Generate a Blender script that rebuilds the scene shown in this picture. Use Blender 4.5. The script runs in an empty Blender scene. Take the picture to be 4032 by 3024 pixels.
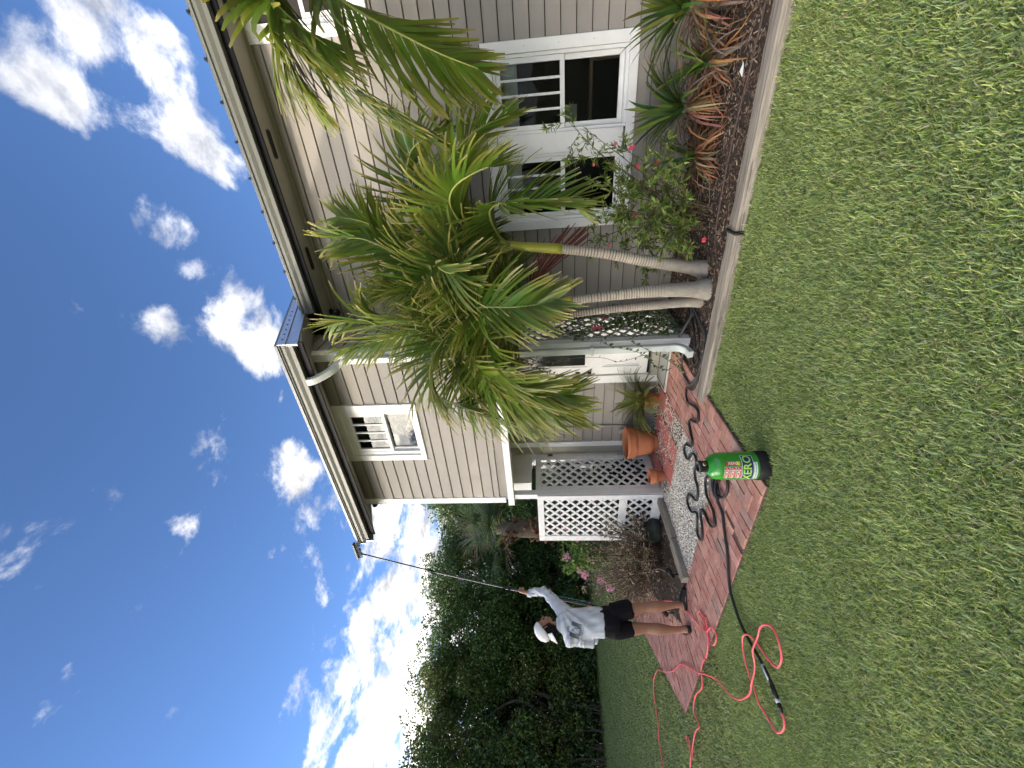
import bpy, bmesh, math, random
import numpy as np
from mathutils import Vector, Matrix

random.seed(7); RNG = np.random.default_rng(7)
SC = bpy.context.scene
COL = SC.collection
R = math.radians

# ------------------------------------------------------------------ camera
cam_d = bpy.data.cameras.new('camera'); cam = bpy.data.objects.new('camera', cam_d); COL.objects.link(cam)
cam_d.sensor_fit = 'HORIZONTAL'; cam_d.sensor_width = 36.0; cam_d.lens = 14.196   # ultra-wide phone lens, phone held on its side
cam_d.clip_start = 0.05; cam_d.clip_end = 2000
_dn = Vector((-0.0730, 0.0510, -0.9960)).normalized()
_rt = Vector((0.8500, 0.5260, -0.0360)); _rt = (_rt - _dn * _rt.dot(_dn)).normalized()
_bk = _dn.cross(_rt)
cam.matrix_world = Matrix(((_dn.x, _rt.x, _bk.x, 0), (_dn.y, _rt.y, _bk.y, 0), (_dn.z, _rt.z, _bk.z, 1.6), (0, 0, 0, 1)))
SC.camera = cam

# ------------------------------------------------------------------ sun, sky, exposure
SUN_AZ = R(-125.0); SUN_EL = R(13.0)
sun_dir = Vector((math.sin(SUN_AZ) * math.cos(SUN_EL), math.cos(SUN_AZ) * math.cos(SUN_EL), math.sin(SUN_EL)))
sl = bpy.data.lights.new('sun', 'SUN'); so = bpy.data.objects.new('sun', sl); COL.objects.link(so)
sl.energy = 0.5; sl.angle = R(1.5); sl.color = (1.0, 0.86, 0.68)
so.rotation_euler = sun_dir.to_track_quat('Z', 'Y').to_euler(); so.location = (-20, -10, 12)

SC.view_settings.view_transform = 'Standard'; SC.view_settings.look = 'None'
SC.view_settings.gamma = 1.0; SC.view_settings.use_curve_mapping = False
SC.view_settings.exposure = 3.08

def build_world():
    w = bpy.data.worlds.new('World'); SC.world = w; w.use_nodes = True
    nt = w.node_tree; N = nt.nodes; L = nt.links; N.clear()
    out = N.new('ShaderNodeOutputWorld'); bg = N.new('ShaderNodeBackground'); bg.inputs['Strength'].default_value = 0.05
    sky = N.new('ShaderNodeTexSky'); sky.sky_type = 'NISHITA'; sky.sun_disc = False
    sky.sun_elevation = SUN_EL; sky.sun_rotation = SUN_AZ; sky.air_density = 0.50; sky.dust_density = 0.15; sky.ozone_density = 3.2
    tc = N.new('ShaderNodeTexCoord')
    def math_(op, a, b=None, c=None, clamp=False):
        n = N.new('ShaderNodeMath'); n.operation = op; n.use_clamp = clamp
        for i, v in enumerate((a, b, c)):
            if v is None: continue
            if isinstance(v, (int, float)): n.inputs[i].default_value = v
            else: L.new(v, n.inputs[i])
        return n.outputs[0]
    nrm = N.new('ShaderNodeVectorMath'); nrm.operation = 'NORMALIZE'; L.new(tc.outputs['Generated'], nrm.inputs[0])
    sep = N.new('ShaderNodeSeparateXYZ'); L.new(nrm.outputs[0], sep.inputs[0])
    zc = math_('MAXIMUM', sep.outputs['Z'], 0.0)
    den = math_('ADD', zc, 0.16)
    px = math_('DIVIDE', sep.outputs['X'], den); py = math_('DIVIDE', sep.outputs['Y'], den)
    cmb = N.new('ShaderNodeCombineXYZ'); L.new(px, cmb.inputs[0]); L.new(py, cmb.inputs[1])
    def noise(scale, det, rough, off, dist=0.0):
        m = N.new('ShaderNodeMapping'); m.inputs['Location'].default_value = off; L.new(cmb.outputs[0], m.inputs[0])
        n = N.new('ShaderNodeTexNoise'); n.inputs['Scale'].default_value = scale; n.inputs['Detail'].default_value = det
        n.inputs['Roughness'].default_value = rough; n.inputs['Distortion'].default_value = dist
        L.new(m.outputs[0], n.inputs['Vector']); return n.outputs['Fac']
    nz = noise(5.2, 10, 0.64, (3.1, 1.7, 0.4), 0.25)
    nb = noise(1.5, 4, 0.55, (8.3, 2.2, 0.0))
    # clouds stand in these directions (x, y, z), with their half-width in degrees and weight
    blobs = [((0.192, 0.727, 0.660), 3.5, 0.205), ((0.176, 0.765, 0.620), 3.5, 0.205), ((0.153, 0.790, 0.593), 2.8, 0.170), ((0.137, 0.679, 0.721), 3.1, 0.204), ((0.106, 0.697, 0.709), 2.5, 0.170), ((0.058, 0.799, 0.598), 3.2, 0.220), ((0.019, 0.811, 0.584), 3.6, 0.240), ((-0.020, 0.826, 0.563), 2.2, 0.140), ((-0.083, 0.736, 0.672), 2.8, 0.190), ((-0.139, 0.741, 0.657), 3.0, 0.200), ((-0.206, 0.749, 0.629), 3.2, 0.200), ((-0.284, 0.740, 0.610), 4.0, 0.240), ((-0.357, 0.732, 0.580), 3.0, 0.220), ((-0.560, 0.616, 0.554), 3.4, 0.220), ((-0.626, 0.591, 0.508), 3.8, 0.240), ((-0.557, 0.457, 0.694), 1.5, 0.119), ((-0.572, 0.469, 0.672), 1.5, 0.119), ((-0.636, 0.263, 0.726), 1.2, 0.119), ((-0.757, 0.238, 0.609), 1.4, 0.119), ((-0.725, 0.181, 0.665), 1.7, 0.128), ((0.087, 0.707, 0.701), 2.4, 0.100), ((0.086, 0.740, 0.667), 2.4, 0.120), ((-0.226, 0.653, 0.723), 2.6, 0.120), ((-0.262, 0.663, 0.701), 2.4, 0.130)]
    rgc = random.Random(19); fwv = Vector((-.522, .849, .082))        # larger unseen clouds added out of view to lift the ground light
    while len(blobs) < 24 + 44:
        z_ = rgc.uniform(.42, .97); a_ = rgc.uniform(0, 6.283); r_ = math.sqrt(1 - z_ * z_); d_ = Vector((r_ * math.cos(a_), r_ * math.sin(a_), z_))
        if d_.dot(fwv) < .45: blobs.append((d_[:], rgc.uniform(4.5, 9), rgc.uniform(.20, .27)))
    bias = None
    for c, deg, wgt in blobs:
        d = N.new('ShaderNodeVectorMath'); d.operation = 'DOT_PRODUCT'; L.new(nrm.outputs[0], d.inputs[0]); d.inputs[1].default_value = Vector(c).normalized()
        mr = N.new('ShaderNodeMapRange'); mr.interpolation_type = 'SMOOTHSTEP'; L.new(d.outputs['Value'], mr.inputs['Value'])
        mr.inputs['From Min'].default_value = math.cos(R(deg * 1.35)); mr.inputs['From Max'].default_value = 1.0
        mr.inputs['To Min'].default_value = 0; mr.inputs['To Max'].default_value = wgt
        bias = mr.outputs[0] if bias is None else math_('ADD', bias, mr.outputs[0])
    # bank of cumulus towards the horizon, all the way round
    mr = N.new('ShaderNodeMapRange'); mr.interpolation_type = 'SMOOTHSTEP'; L.new(sep.outputs['Z'], mr.inputs['Value'])
    mr.inputs['From Min'].default_value = 0.54; mr.inputs['From Max'].default_value = 0.34; mr.inputs['To Min'].default_value = 0; mr.inputs['To Max'].default_value = .345
    bias = math_('ADD', bias, mr.outputs[0])
    bb = math_('MULTIPLY', math_('SUBTRACT', nb, 0.5), 0.30)
    dens = math_('ADD', math_('ADD', math_('MULTIPLY', math_('SUBTRACT', nz, 0.5), 1.5), math_('MULTIPLY', bias, 1.25)), bb)
    mk = N.new('ShaderNodeMapRange'); mk.interpolation_type = 'SMOOTHSTEP'; L.new(dens, mk.inputs['Value'])
    mk.inputs['From Min'].default_value = 0.17; mk.inputs['From Max'].default_value = 0.52
    # cloud colour: bright edges, greyer thick middles, warm near the sun, boosted there out of view to light the ground
    sd = N.new('ShaderNodeVectorMath'); sd.operation = 'DOT_PRODUCT'; L.new(nrm.outputs[0], sd.inputs[0]); sd.inputs[1].default_value = sun_dir
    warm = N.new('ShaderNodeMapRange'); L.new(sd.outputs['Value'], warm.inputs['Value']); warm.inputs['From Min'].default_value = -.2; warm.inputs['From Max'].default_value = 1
    shade = noise(6.0, 5, 0.6, (1.3, 7.7, 0.2))
    cr = N.new('ShaderNodeValToRGB'); L.new(shade, cr.inputs[0])
    cr.color_ramp.elements[0].position = .36; cr.color_ramp.elements[0].color = (1.35, 1.42, 1.6, 1)
    cr.color_ramp.elements[1].position = .60; cr.color_ramp.elements[1].color = (4.0, 3.95, 3.85, 1)
    gl = N.new('ShaderNodeMix'); gl.data_type = 'RGBA'; gl.blend_type = 'MULTIPLY'; gl.inputs[0].default_value = 1.0
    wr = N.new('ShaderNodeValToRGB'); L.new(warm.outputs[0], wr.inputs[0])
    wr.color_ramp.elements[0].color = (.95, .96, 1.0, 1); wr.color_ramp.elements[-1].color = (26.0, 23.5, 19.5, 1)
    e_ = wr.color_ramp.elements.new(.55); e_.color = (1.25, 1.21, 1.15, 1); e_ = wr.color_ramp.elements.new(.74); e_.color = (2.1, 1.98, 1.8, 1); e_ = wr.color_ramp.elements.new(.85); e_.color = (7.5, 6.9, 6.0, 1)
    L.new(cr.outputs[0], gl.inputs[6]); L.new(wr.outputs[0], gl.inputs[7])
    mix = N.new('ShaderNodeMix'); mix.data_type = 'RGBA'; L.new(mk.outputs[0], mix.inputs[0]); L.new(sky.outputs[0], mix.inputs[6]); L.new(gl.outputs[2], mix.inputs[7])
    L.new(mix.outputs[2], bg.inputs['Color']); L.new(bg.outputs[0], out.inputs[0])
build_world()

# ------------------------------------------------------------------ helpers
class MB:
    """collects shapes into one mesh"""
    def __init__(s): s.v = []; s.f = []; s.c = []
    def add(s, vs, fs, col=None):
        o = len(s.v); s.v += [tuple(v) for v in vs]; s.f += [tuple(i + o for i in f) for f in fs]
        s.c += [col or (1, 1, 1)] * len(vs); return s
    def box(s, x0, x1, y0, y1, z0, z1, col=None):
        return s.add([(x0, y0, z0), (x1, y0, z0), (x1, y1, z0), (x0, y1, z0), (x0, y0, z1), (x1, y0, z1), (x1, y1, z1), (x0, y1, z1)],
                     [(0, 3, 2, 1), (4, 5, 6, 7), (0, 1, 5, 4), (1, 2, 6, 5), (2, 3, 7, 6), (3, 0, 4, 7)], col)
    def bbox(s, x0, x1, y0, y1, z0, z1, b=0.004, col=None):
        """box with chamfered edges"""
        bm = bmesh.new(); bmesh.ops.create_cube(bm, size=1)
        bmesh.ops.scale(bm, vec=(x1 - x0, y1 - y0, z1 - z0), verts=bm.verts)
        bmesh.ops.translate(bm, vec=((x0 + x1) / 2, (y0 + y1) / 2, (z0 + z1) / 2), verts=bm.verts)
        bmesh.ops.bevel(bm, geom=list(bm.edges), offset=b, segments=1, affect='EDGES')
        bm.verts.index_update(); s.add([v.co[:] for v in bm.verts], [[v.index for v in f.verts] for f in bm.faces], col); bm.free(); return s
    def prism(s, poly, axis, a, b, col=None):
        """poly: list of 2-tuples in the plane normal to axis"""
        n = len(poly)
        def P(p, t): return {'x': (t, p[0], p[1]), 'y': (p[0], t, p[1]), 'z': (p[0], p[1], t)}[axis]
        vs = [P(p, a) for p in poly] + [P(p, b) for p in poly]
        fs = [tuple(range(n))[::-1], tuple(range(n, 2 * n))] + [(i, (i + 1) % n, n + (i + 1) % n, n + i) for i in range(n)]
        return s.add(vs, fs, col)
    def bar(s, p, q, w, t, up=(0, 0, 1), col=None):
        """flat bar from p to q, width w (across), thickness t (along up-ish)"""
        p, q = Vector(p), Vector(q); d = (q - p).normalized(); up = Vector(up)
        a = d.cross(up).normalized() * (w / 2); b = a.cross(d).normalized() * (t / 2)
        vs = [p - a - b, p + a - b, p + a + b, p - a + b, q - a - b, q + a - b, q + a + b, q - a + b]
        return s.add(vs, [(0, 1, 2, 3), (7, 6, 5, 4), (0, 4, 5, 1), (1, 5, 6, 2), (2, 6, 7, 3), (3, 7, 4, 0)], col)
    def tube(s, pts, rad, n=8, cap=True, col=None, cols=None):
        pts = [Vector(p) for p in pts]; m = len(pts)
        rads = rad if isinstance(rad, (list, tuple)) else [rad] * m
        t0 = (pts[1] - pts[0]).normalized(); a = t0.orthogonal().normalized(); vs = []
        for i in range(m):
            t = (pts[min(i + 1, m - 1)] - pts[max(i - 1, 0)])
            t = t.normalized() if t.length > 1e-9 else t0
            a = (a - t * a.dot(t)).normalized(); b = t.cross(a)
            for k in range(n):
                th = 2 * math.pi * k / n; vs.append(pts[i] + (a * math.cos(th) + b * math.sin(th)) * rads[i])
        fs = [(i * n + k, i * n + (k + 1) % n, (i + 1) * n + (k + 1) % n, (i + 1) * n + k) for i in range(m - 1) for k in range(n)]
        if cap: fs += [tuple(range(n))[::-1], tuple(range((m - 1) * n, m * n))]
        o = len(s.v); s.add(vs, fs, col)
        if cols:
            for i in range(m):
                for k in range(n): s.c[o + i * n + k] = cols[i]
        return s
    def lathe(s, prof, c=(0, 0, 0), n=28, cap=False, col=None):
        m = len(prof); vs = []
        for r, z in prof:
            for k in range(n):
                th = 2 * math.pi * k / n; vs.append((c[0] + r * math.cos(th), c[1] + r * math.sin(th), c[2] + z))
        fs = [(i * n + k, i * n + (k + 1) % n, (i + 1) * n + (k + 1) % n, (i + 1) * n + k) for i in range(m - 1) for k in range(n)]
        if cap: fs += [tuple(range(n))[::-1], tuple(range((m - 1) * n, m * n))]
        return s.add(vs, fs, col)
    def mesh(s, name, smooth=False):
        me = bpy.data.meshes.new(name); me.from_pydata(s.v, [], s.f)
        if any(c != (1, 1, 1) for c in s.c):
            at = me.color_attributes.new('Col', 'FLOAT_COLOR', 'POINT')
            at.data.foreach_set('color', [x for c in s.c for x in (c[0], c[1], c[2], 1.0)])
        if smooth: me.polygons.foreach_set('use_smooth', [True] * len(me.polygons))
        me.update(); return me
    def build(s, name, mat, parent=None, smooth=False, kind=None):
        return link(name, s.mesh(name, smooth), mat, parent, kind)

def link(name, me, mat, parent=None, kind=None, loc=None, rot=None):
    o = bpy.data.objects.new(name, me); COL.objects.link(o)
    if mat is not None and me is not None and not me.materials: me.materials.append(mat)
    if loc is not None: o.location = loc
    if rot is not None: o.rotation_euler = rot
    if parent is not None: attach(o, parent)
    if kind: o['kind'] = kind
    return o
def wm(o):
    b = o.matrix_basis.copy()
    return b if o.parent is None else wm(o.parent) @ o.matrix_parent_inverse @ b
def attach(o, parent):
    o.parent = parent; o.matrix_parent_inverse = wm(parent).inverted()
def thing(name, label, cat, loc=(0, 0, 0), group=None):
    o = bpy.data.objects.new(name, None); COL.objects.link(o); o.location = loc; o.empty_display_size = 0.1
    return tag(o, label, cat, group)
def tag(o, label, cat, group=None):
    o['label'] = label; o['category'] = cat
    if group: o['group'] = group
    return o
def struct(o): o['kind'] = 'structure'; return o
def np_mesh(name, V, F, C=None, smooth=False):
    V = np.asarray(V, np.float32); F = np.asarray(F, np.int32); me = bpy.data.meshes.new(name); k = F.shape[1]
    me.vertices.add(len(V)); me.vertices.foreach_set('co', V.ravel())
    me.loops.add(F.size); me.loops.foreach_set('vertex_index', F.ravel())
    me.polygons.add(len(F)); me.polygons.foreach_set('loop_start', np.arange(0, F.size, k, dtype=np.int32))
    if C is not None:
        at = me.color_attributes.new('Col', 'FLOAT_COLOR', 'POINT'); cc = np.ones((len(V), 4), np.float32); cc[:, :3] = C
        at.data.foreach_set('color', cc.ravel())
    me.update(calc_edges=True); me.validate()
    if smooth: me.polygons.foreach_set('use_smooth', np.ones(len(me.polygons), bool))
    return me
def catmull(pts, n=8):
    pts = [Vector(p) for p in pts]; P = [pts[0] * 2 - pts[1]] + pts + [pts[-1] * 2 - pts[-2]]; out = []
    for i in range(1, len(P) - 2):
        a, b, c, d = P[i - 1], P[i], P[i + 1], P[i + 2]
        for k in range(n):
            t = k / n
            out.append(0.5 * ((2 * b) + (c - a) * t + (2 * a - 5 * b + 4 * c - d) * t * t + (3 * b - a - 3 * c + d) * t ** 3))
    return out + [pts[-1]]

# ------------------------------------------------------------------ materials
def mat(name, col, rough=0.6, var=0.12, scale=8.0, bump=0.0, bscale=60.0, spec=0.4, metal=0.0, stretch=(1, 1, 1), attr=False, trans=0.0, col2=None, dirt=None, coat=0.0, objrand=0.0):
    m = bpy.data.materials.new(name); m.use_nodes = True; nt = m.node_tree; N = nt.nodes; L = nt.links
    b = N['Principled BSDF']; b.inputs['Roughness'].default_value = rough; b.inputs['Metallic'].default_value = metal
    b.inputs['Specular IOR Level'].default_value = spec; b.inputs['Coat Weight'].default_value = coat
    tc = N.new('ShaderNodeTexCoord'); mp = N.new('ShaderNodeMapping'); mp.inputs['Scale'].default_value = stretch
    geo = N.new('ShaderNodeNewGeometry'); L.new(geo.outputs['Position'], mp.inputs[0])
    n1 = N.new('ShaderNodeTexNoise'); n1.inputs['Scale'].default_value = scale; n1.inputs['Detail'].default_value = 6; n1.inputs['Roughness'].default_value = .6; L.new(mp.outputs[0], n1.inputs[0])
    base = N.new('ShaderNodeMix'); base.data_type = 'RGBA'; base.blend_type = 'MULTIPLY'; base.inputs[0].default_value = 1.0
    if attr:
        a = N.new('ShaderNodeAttribute'); a.attribute_name = 'Col'; src = a.outputs['Color']
        mm = N.new('ShaderNodeMix'); mm.data_type = 'RGBA'; mm.blend_type = 'MULTIPLY'; mm.inputs[0].default_value = 1; L.new(src, mm.inputs[6]); mm.inputs[7].default_value = (*col, 1); src = mm.outputs[2]
    else:
        c2 = col2 or col
        mm = N.new('ShaderNodeMix'); mm.data_type = 'RGBA'; mm.inputs[6].default_value = (*col, 1); mm.inputs[7].default_value = (*c2, 1)
        n2 = N.new('ShaderNodeTexNoise'); n2.inputs['Scale'].default_value = scale * .37; n2.inputs['Detail'].default_value = 4; L.new(mp.outputs[0], n2.inputs[0])
        rr = N.new('ShaderNodeMapRange'); rr.inputs['From Min'].default_value = .4; rr.inputs['From Max'].default_value = .62; L.new(n2.outputs[0], rr.inputs[0]); L.new(rr.outputs[0], mm.inputs[0]); src = mm.outputs[2]
    mr = N.new('ShaderNodeMapRange'); mr.inputs['From Min'].default_value = .25; mr.inputs['From Max'].default_value = .75; mr.inputs['To Min'].default_value = 1 - var; mr.inputs['To Max'].default_value = 1 + var
    L.new(n1.outputs[0], mr.inputs[0]); fac = mr.outputs[0]
    if objrand:
        oi = N.new('ShaderNodeObjectInfo'); m2 = N.new('ShaderNodeMapRange'); m2.inputs['To Min'].default_value = 1 - objrand; m2.inputs['To Max'].default_value = 1 + objrand; L.new(oi.outputs['Random'], m2.inputs[0])
        mu = N.new('ShaderNodeMath'); mu.operation = 'MULTIPLY'; L.new(fac, mu.inputs[0]); L.new(m2.outputs[0], mu.inputs[1]); fac = mu.outputs[0]
    L.new(src, base.inputs[6]); L.new(fac, base.inputs[7]); res = base.outputs[2]
    if dirt:
        dc, ds, lo, hi = dirt
        nd = N.new('ShaderNodeTexNoise'); nd.inputs['Scale'].default_value = ds; nd.inputs['Detail'].default_value = 8; nd.inputs['Roughness'].default_value = .7; L.new(mp.outputs[0], nd.inputs[0])
        dr = N.new('ShaderNodeMapRange'); dr.inputs['From Min'].default_value = lo; dr.inputs['From Max'].default_value = hi; L.new(nd.outputs[0], dr.inputs[0])
        dm = N.new('ShaderNodeMix'); dm.data_type = 'RGBA'; L.new(dr.outputs[0], dm.inputs[0]); L.new(res, dm.inputs[6]); dm.inputs[7].default_value = (*dc, 1); res = dm.outputs[2]
    L.new(res, b.inputs['Base Color'])
    if bump:
        nb = N.new('ShaderNodeTexNoise'); nb.inputs['Scale'].default_value = bscale; nb.inputs['Detail'].default_value = 5; L.new(mp.outputs[0], nb.inputs[0])
        bp = N.new('ShaderNodeBump'); bp.inputs['Strength'].default_value = bump; bp.inputs['Distance'].default_value = .01; L.new(nb.outputs[0], bp.inputs['Height']); L.new(bp.outputs[0], b.inputs['Normal'])
    if trans:
        tr = N.new('ShaderNodeBsdfTranslucent'); L.new(res, tr.inputs['Color']); ms = N.new('ShaderNodeMixShader'); ms.inputs[0].default_value = trans
        L.new(b.outputs[0], ms.inputs[1]); L.new(tr.outputs[0], ms.inputs[2]); L.new(ms.outputs[0], N['Material Output'].inputs[0])
    return m
def glass_mat(name, tint=(.8, .85, .83), refl=0.06, ior=1.25):
    m = bpy.data.materials.new(name); m.use_nodes = True; N = m.node_tree.nodes; L = m.node_tree.links; N.clear()
    o = N.new('ShaderNodeOutputMaterial'); t = N.new('ShaderNodeBsdfTransparent'); t.inputs[0].default_value = (*tint, 1)
    g = N.new('ShaderNodeBsdfGlossy'); g.inputs['Roughness'].default_value = 0.015; g.inputs[0].default_value = (.9, .93, .95, 1)
    f = N.new('ShaderNodeFresnel'); f.inputs[0].default_value = ior; a = N.new('ShaderNodeMath'); a.operation = 'ADD'; a.use_clamp = True; a.inputs[1].default_value = refl; L.new(f.outputs[0], a.inputs[0])
    tcn = N.new('ShaderNodeNewGeometry'); nz = N.new('ShaderNodeTexNoise'); nz.inputs['Scale'].default_value = 3.0; L.new(tcn.outputs['Position'], nz.inputs[0])
    bp = N.new('ShaderNodeBump'); bp.inputs['Strength'].default_value = .05; bp.inputs['Distance'].default_value = .05; L.new(nz.outputs[0], bp.inputs['Height']); L.new(bp.outputs[0], g.inputs['Normal'])
    x = N.new('ShaderNodeMixShader'); L.new(a.outputs[0], x.inputs[0]); L.new(t.outputs[0], x.inputs[1]); L.new(g.outputs[0], x.inputs[2]); L.new(x.outputs[0], o.inputs[0]); return m

M = {}
M['siding'] = mat('siding_paint', (.285, .262, .235), .62, .05, 5, .25, 90, .35, stretch=(.35, .35, 2.2), dirt=((.22, .20, .175), 2.2, .60, .95), objrand=.035)
M['back'] = mat('wall_backing', (.03, .027, .024), .9, .1)
M['white'] = mat('white_trim_paint', (.79, .79, .775), .5, .04, 9, .12, 70, .4, dirt=((.50, .50, .47), 7, .60, .95))
M['lattice'] = mat('weathered_white_paint', (.78, .78, .775), .6, .07, 14, .2, 80, .3, dirt=((.45, .44, .41), 9, .56, .85))
M['soffit'] = mat('soffit_paint', (.36, .345, .29), .6, .05, 6, .1, 60)
M['fascia'] = mat('black_fascia', (.005, .005, .007), .6, .1, 6, spec=.2)
M['gutter'] = mat('gutter_paint', (.125, .128, .112), .4, .06, 7, .05, 40, .5, dirt=((.28, .27, .22), 9, .58, .9), stretch=(.5, 1, 1))
M['galv'] = mat('galvanised_metal', (.45, .47, .50), .38, .12, 12, .05, 40, .5, metal=.85)
M['roofm'] = mat('metal_roof', (.16, .165, .17), .5, .1, 4, metal=.7)
M['spout'] = mat('downspout_paint', (.54, .59, .57), .4, .05, 8, .05, 40, .5, dirt=((.40, .43, .40), 11, .6, .9))
M['black'] = mat('black_metal', (.012, .012, .013), .4, .15, 20, .1, 80)
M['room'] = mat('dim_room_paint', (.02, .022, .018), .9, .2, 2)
M['blind'] = mat('window_blind', (.36, .38, .35), .7, .1, 20)
M['glass'] = glass_mat('window_glass', refl=.0)
M['glass_up'] = glass_mat('upper_window_glass', refl=.02, ior=1.30)
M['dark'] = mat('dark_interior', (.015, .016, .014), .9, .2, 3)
# ================================================================== the house
YM = 5.03      # main wall and door wall
YB = 4.08      # projecting upper bay
XC = -2.02     # bay corner
house = thing('house', 'two-storey house clad in taupe lap siding with white trim and black fascia', 'house', (0, YM, 0))

# ---- walls: backing plus one board object per course
def wall_part(name): return name
def cut(x0, x1, holes):
    segs = [(x0, x1)]
    for a, b in holes:
        ns = []
        for s, e in segs:
            if b <= s or a >= e: ns.append((s, e)); continue
            if a > s: ns.append((s, a))
            if b < e: ns.append((b, e))
        segs = ns
    return [(s, e) for s, e in segs if e - s > 0.015]
def board(parent, y, a, b, xa, xb, j):
    MB().prism([(y - .021 + j, a + .010), (y - .018 + j, a + .008), (y + .004, a + .008), (y + .004, b - .001), (y - .007 + j, b - .001)], 'x', xa, xb).build('siding_board', M['siding'], parent)
def lap_wall(parent, x0, x1, y, z0, z1, pitch, phase, holes):
    """courses of lap siding facing -Y; holes are (xa, xb, za, zb)"""
    k0 = math.floor((z0 - phase) / pitch)
    z = phase + k0 * pitch
    while z < z1:
        a, b = max(z, z0), min(z + pitch, z1)
        if b - a > .01:
            hs = [(h[0], h[1]) for h in holes if h[2] < b - .02 and h[3] > a + .02]
            for s, e in cut(x0, x1, hs):
                # long courses are made of two or three boards butted together
                js = [s, e]
                if e - s > 2.6: js = [s, s + (e - s) * random.uniform(.35, .65), e]
                for i in range(len(js) - 1):
                    xa, xb = js[i] + (.0006 if i else 0), js[i + 1] - .0006
                    j = random.uniform(-.0008, .0008)
                    board(parent, y, a, b, xa, xb, j)
            for h in holes:                      # courses notched round a window head or sill
                for za, zb in ((max(h[3], a), b), (a, min(h[2], b))):
                    if h[2] < b - .02 and h[3] > a + .02 and zb - za > .008: board(parent, y, za, zb, h[0], h[1], 0)
        z += pitch
W_MAIN = (-.956, .777, .594, 2.118); W_UP = (.95, 2.6, 3.146, 4.38); W_DOOR = (-3.115, -2.02, 0, 2.2)
hz = lambda w: [w]
wm_ = MB()
for s, e, a, b in ((-4.2, 3.6, 2.118, 4.5), (-.956 - 3.244, -3.1, 0, 2.118), (-2.0, -.956, 0, 2.118), (.777, 3.6, 0, 2.118), (-.956, .777, 0, .594)):
    wm_.box(s, e, YM + .004, YM + .10, a, b)
main_wall = wm_.build('main_wall', M['back'], house)
lap_wall(main_wall, -4.2, 3.6, YM, .10, 4.41, .1478, .1473 - .1478, [W_MAIN, W_UP, (-3.115, -2.10, 0, 2.2)])
bw = MB().box(-4.45, XC, YB + .004, YB + .08, 2.30, 4.5).box(-3.64, -2.74, YB + .0041, YB + .0042, 3.3, 3.31)
bw = MB()
for s, e, a, b in ((-4.45, -3.60, 2.30, 4.50), (-2.77, XC - .03, 2.30, 4.50), (-3.60, -2.77, 2.30, 3.26), (-3.60, -2.77, 4.2, 4.5)): bw.box(s, e, YB + .004, YB + .08, a, b)
bay_wall = bw.build('bay_wall', M['back'], house)
lap_wall(bay_wall, -4.405, -2.10, YB, 2.30, 4.32, .1478, 2.387, [(-3.645, -2.73, 3.22, 4.32)])
# short side wall of the bay, facing +X
sb = MB().box(XC - .08, XC - .004, YB + .02, YM, 2.30, 4.62); side_wall = sb.build('bay_side_wall', M['back'], house)
z = 2.387 - .1478
while z < 4.62:
    a, b = max(z, 2.30), min(z + .1478, 4.62)
    MB().prism([(XC + .019, a + .010), (XC + .016, a + .008), (XC - .004, a + .008), (XC - .004, b - .001), (XC + .006, b - .001)], 'y', YB + .085, YM - .012).build('siding_board', M['siding'], side_wall)
    z += .1478
# corner boards and bands
def trim(name, *b, m='white', bev=.003): return MB().bbox(*b, bev).build(name, M[m], house)
trim('corner_board', -4.51, -4.405, YB - .022, YB + .10, 2.22, 4.33)
trim('corner_board', -2.10, XC + .02, YB - .022, YB - .001, 2.12, 4.32)
trim('corner_board', XC - .001, XC + .022, YB, YB + .085, 2.12, 4.42)
trim('band_board', -4.46, -2.10, YB - .004, YB + .05, 2.19, 2.302, m='siding')
trim('porch_beam', -4.56, XC + .03, YB - .03, YB + .10, 2.10, 2.188)
trim('porch_beam', XC - .07, XC + .03, YB + .102, YM - .02, 2.10, 2.20)
trim('porch_ceiling', -4.46, XC - .06, YB + .102, YM + .0, 2.19, 2.22, m='soffit')
trim('wall_end_board', -4.285, -4.195, YM - .03, YM + .02, .02, 2.19)
trim('return_board', -4.47, -4.287, YM + .005, YM + .04, .02, 2.19, m='soffit')
trim('gate_post', -4.55, -4.46, YM - .10, YM + .01, .0, 2.19)
trim('porch_post', -4.47, -4.38, YB + .005, YB + .095, .0, 2.10)
trim('porch_post', XC - .085, XC + .02, YB - .005, YB + .095, .0, 2.10)
MB().box(-4.2, 3.6, YM - .03, YM + .02, -.05, .105).build('foundation_board', M['siding'], house)
# enclosure seen above the open gate: header and back opening
trim('header_board', -4.60, -4.45, YB + .30, YM - .10, 1.86, 2.19)
trim('back_rail', -6.3, -4.56, YM + 1.6, YM + 1.68, 1.84, 1.95)
trim('back_post', -6.3, -6.2, YM + 1.6, YM + 1.68, 0, 2.2)
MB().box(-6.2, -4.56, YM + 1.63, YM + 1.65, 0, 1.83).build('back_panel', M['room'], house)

# ---- main eave: soffit, black fascia, gutter with k-style profile, roof
def gutter(x0, x1, yf, zt, name):
    o = [(yf, zt), (yf - .004, zt - .022), (yf + .012, zt - .030), (yf + .014, zt - .060), (yf + .034, zt - .095), (yf + .040, zt - .135), (yf + .10, zt - .135), (yf + .10, zt - .002)]
    i = [(yf + .096, zt - .002), (yf + .096, zt - .131), (yf + .043, zt - .131), (yf + .037, zt - .092), (yf + .018, zt - .058), (yf + .016, zt - .028), (yf + .003, zt - .020), (yf + .004, zt)]
    mb = MB(); n = len(o); poly = o + i; N = len(poly)
    vs = [(x0, p[0], p[1]) for p in poly] + [(x1, p[0], p[1]) for p in poly]
    mb.add(vs, [(k, (k + 1) % N, N + (k + 1) % N, N + k) for k in range(N)])
    g = mb.build(name, M['gutter'], house)
    for x in (x0, x1): MB().prism(o, 'x', x - .002, x + .002).build('gutter_end_cap', M['gutter'], g)
    return g
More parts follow.
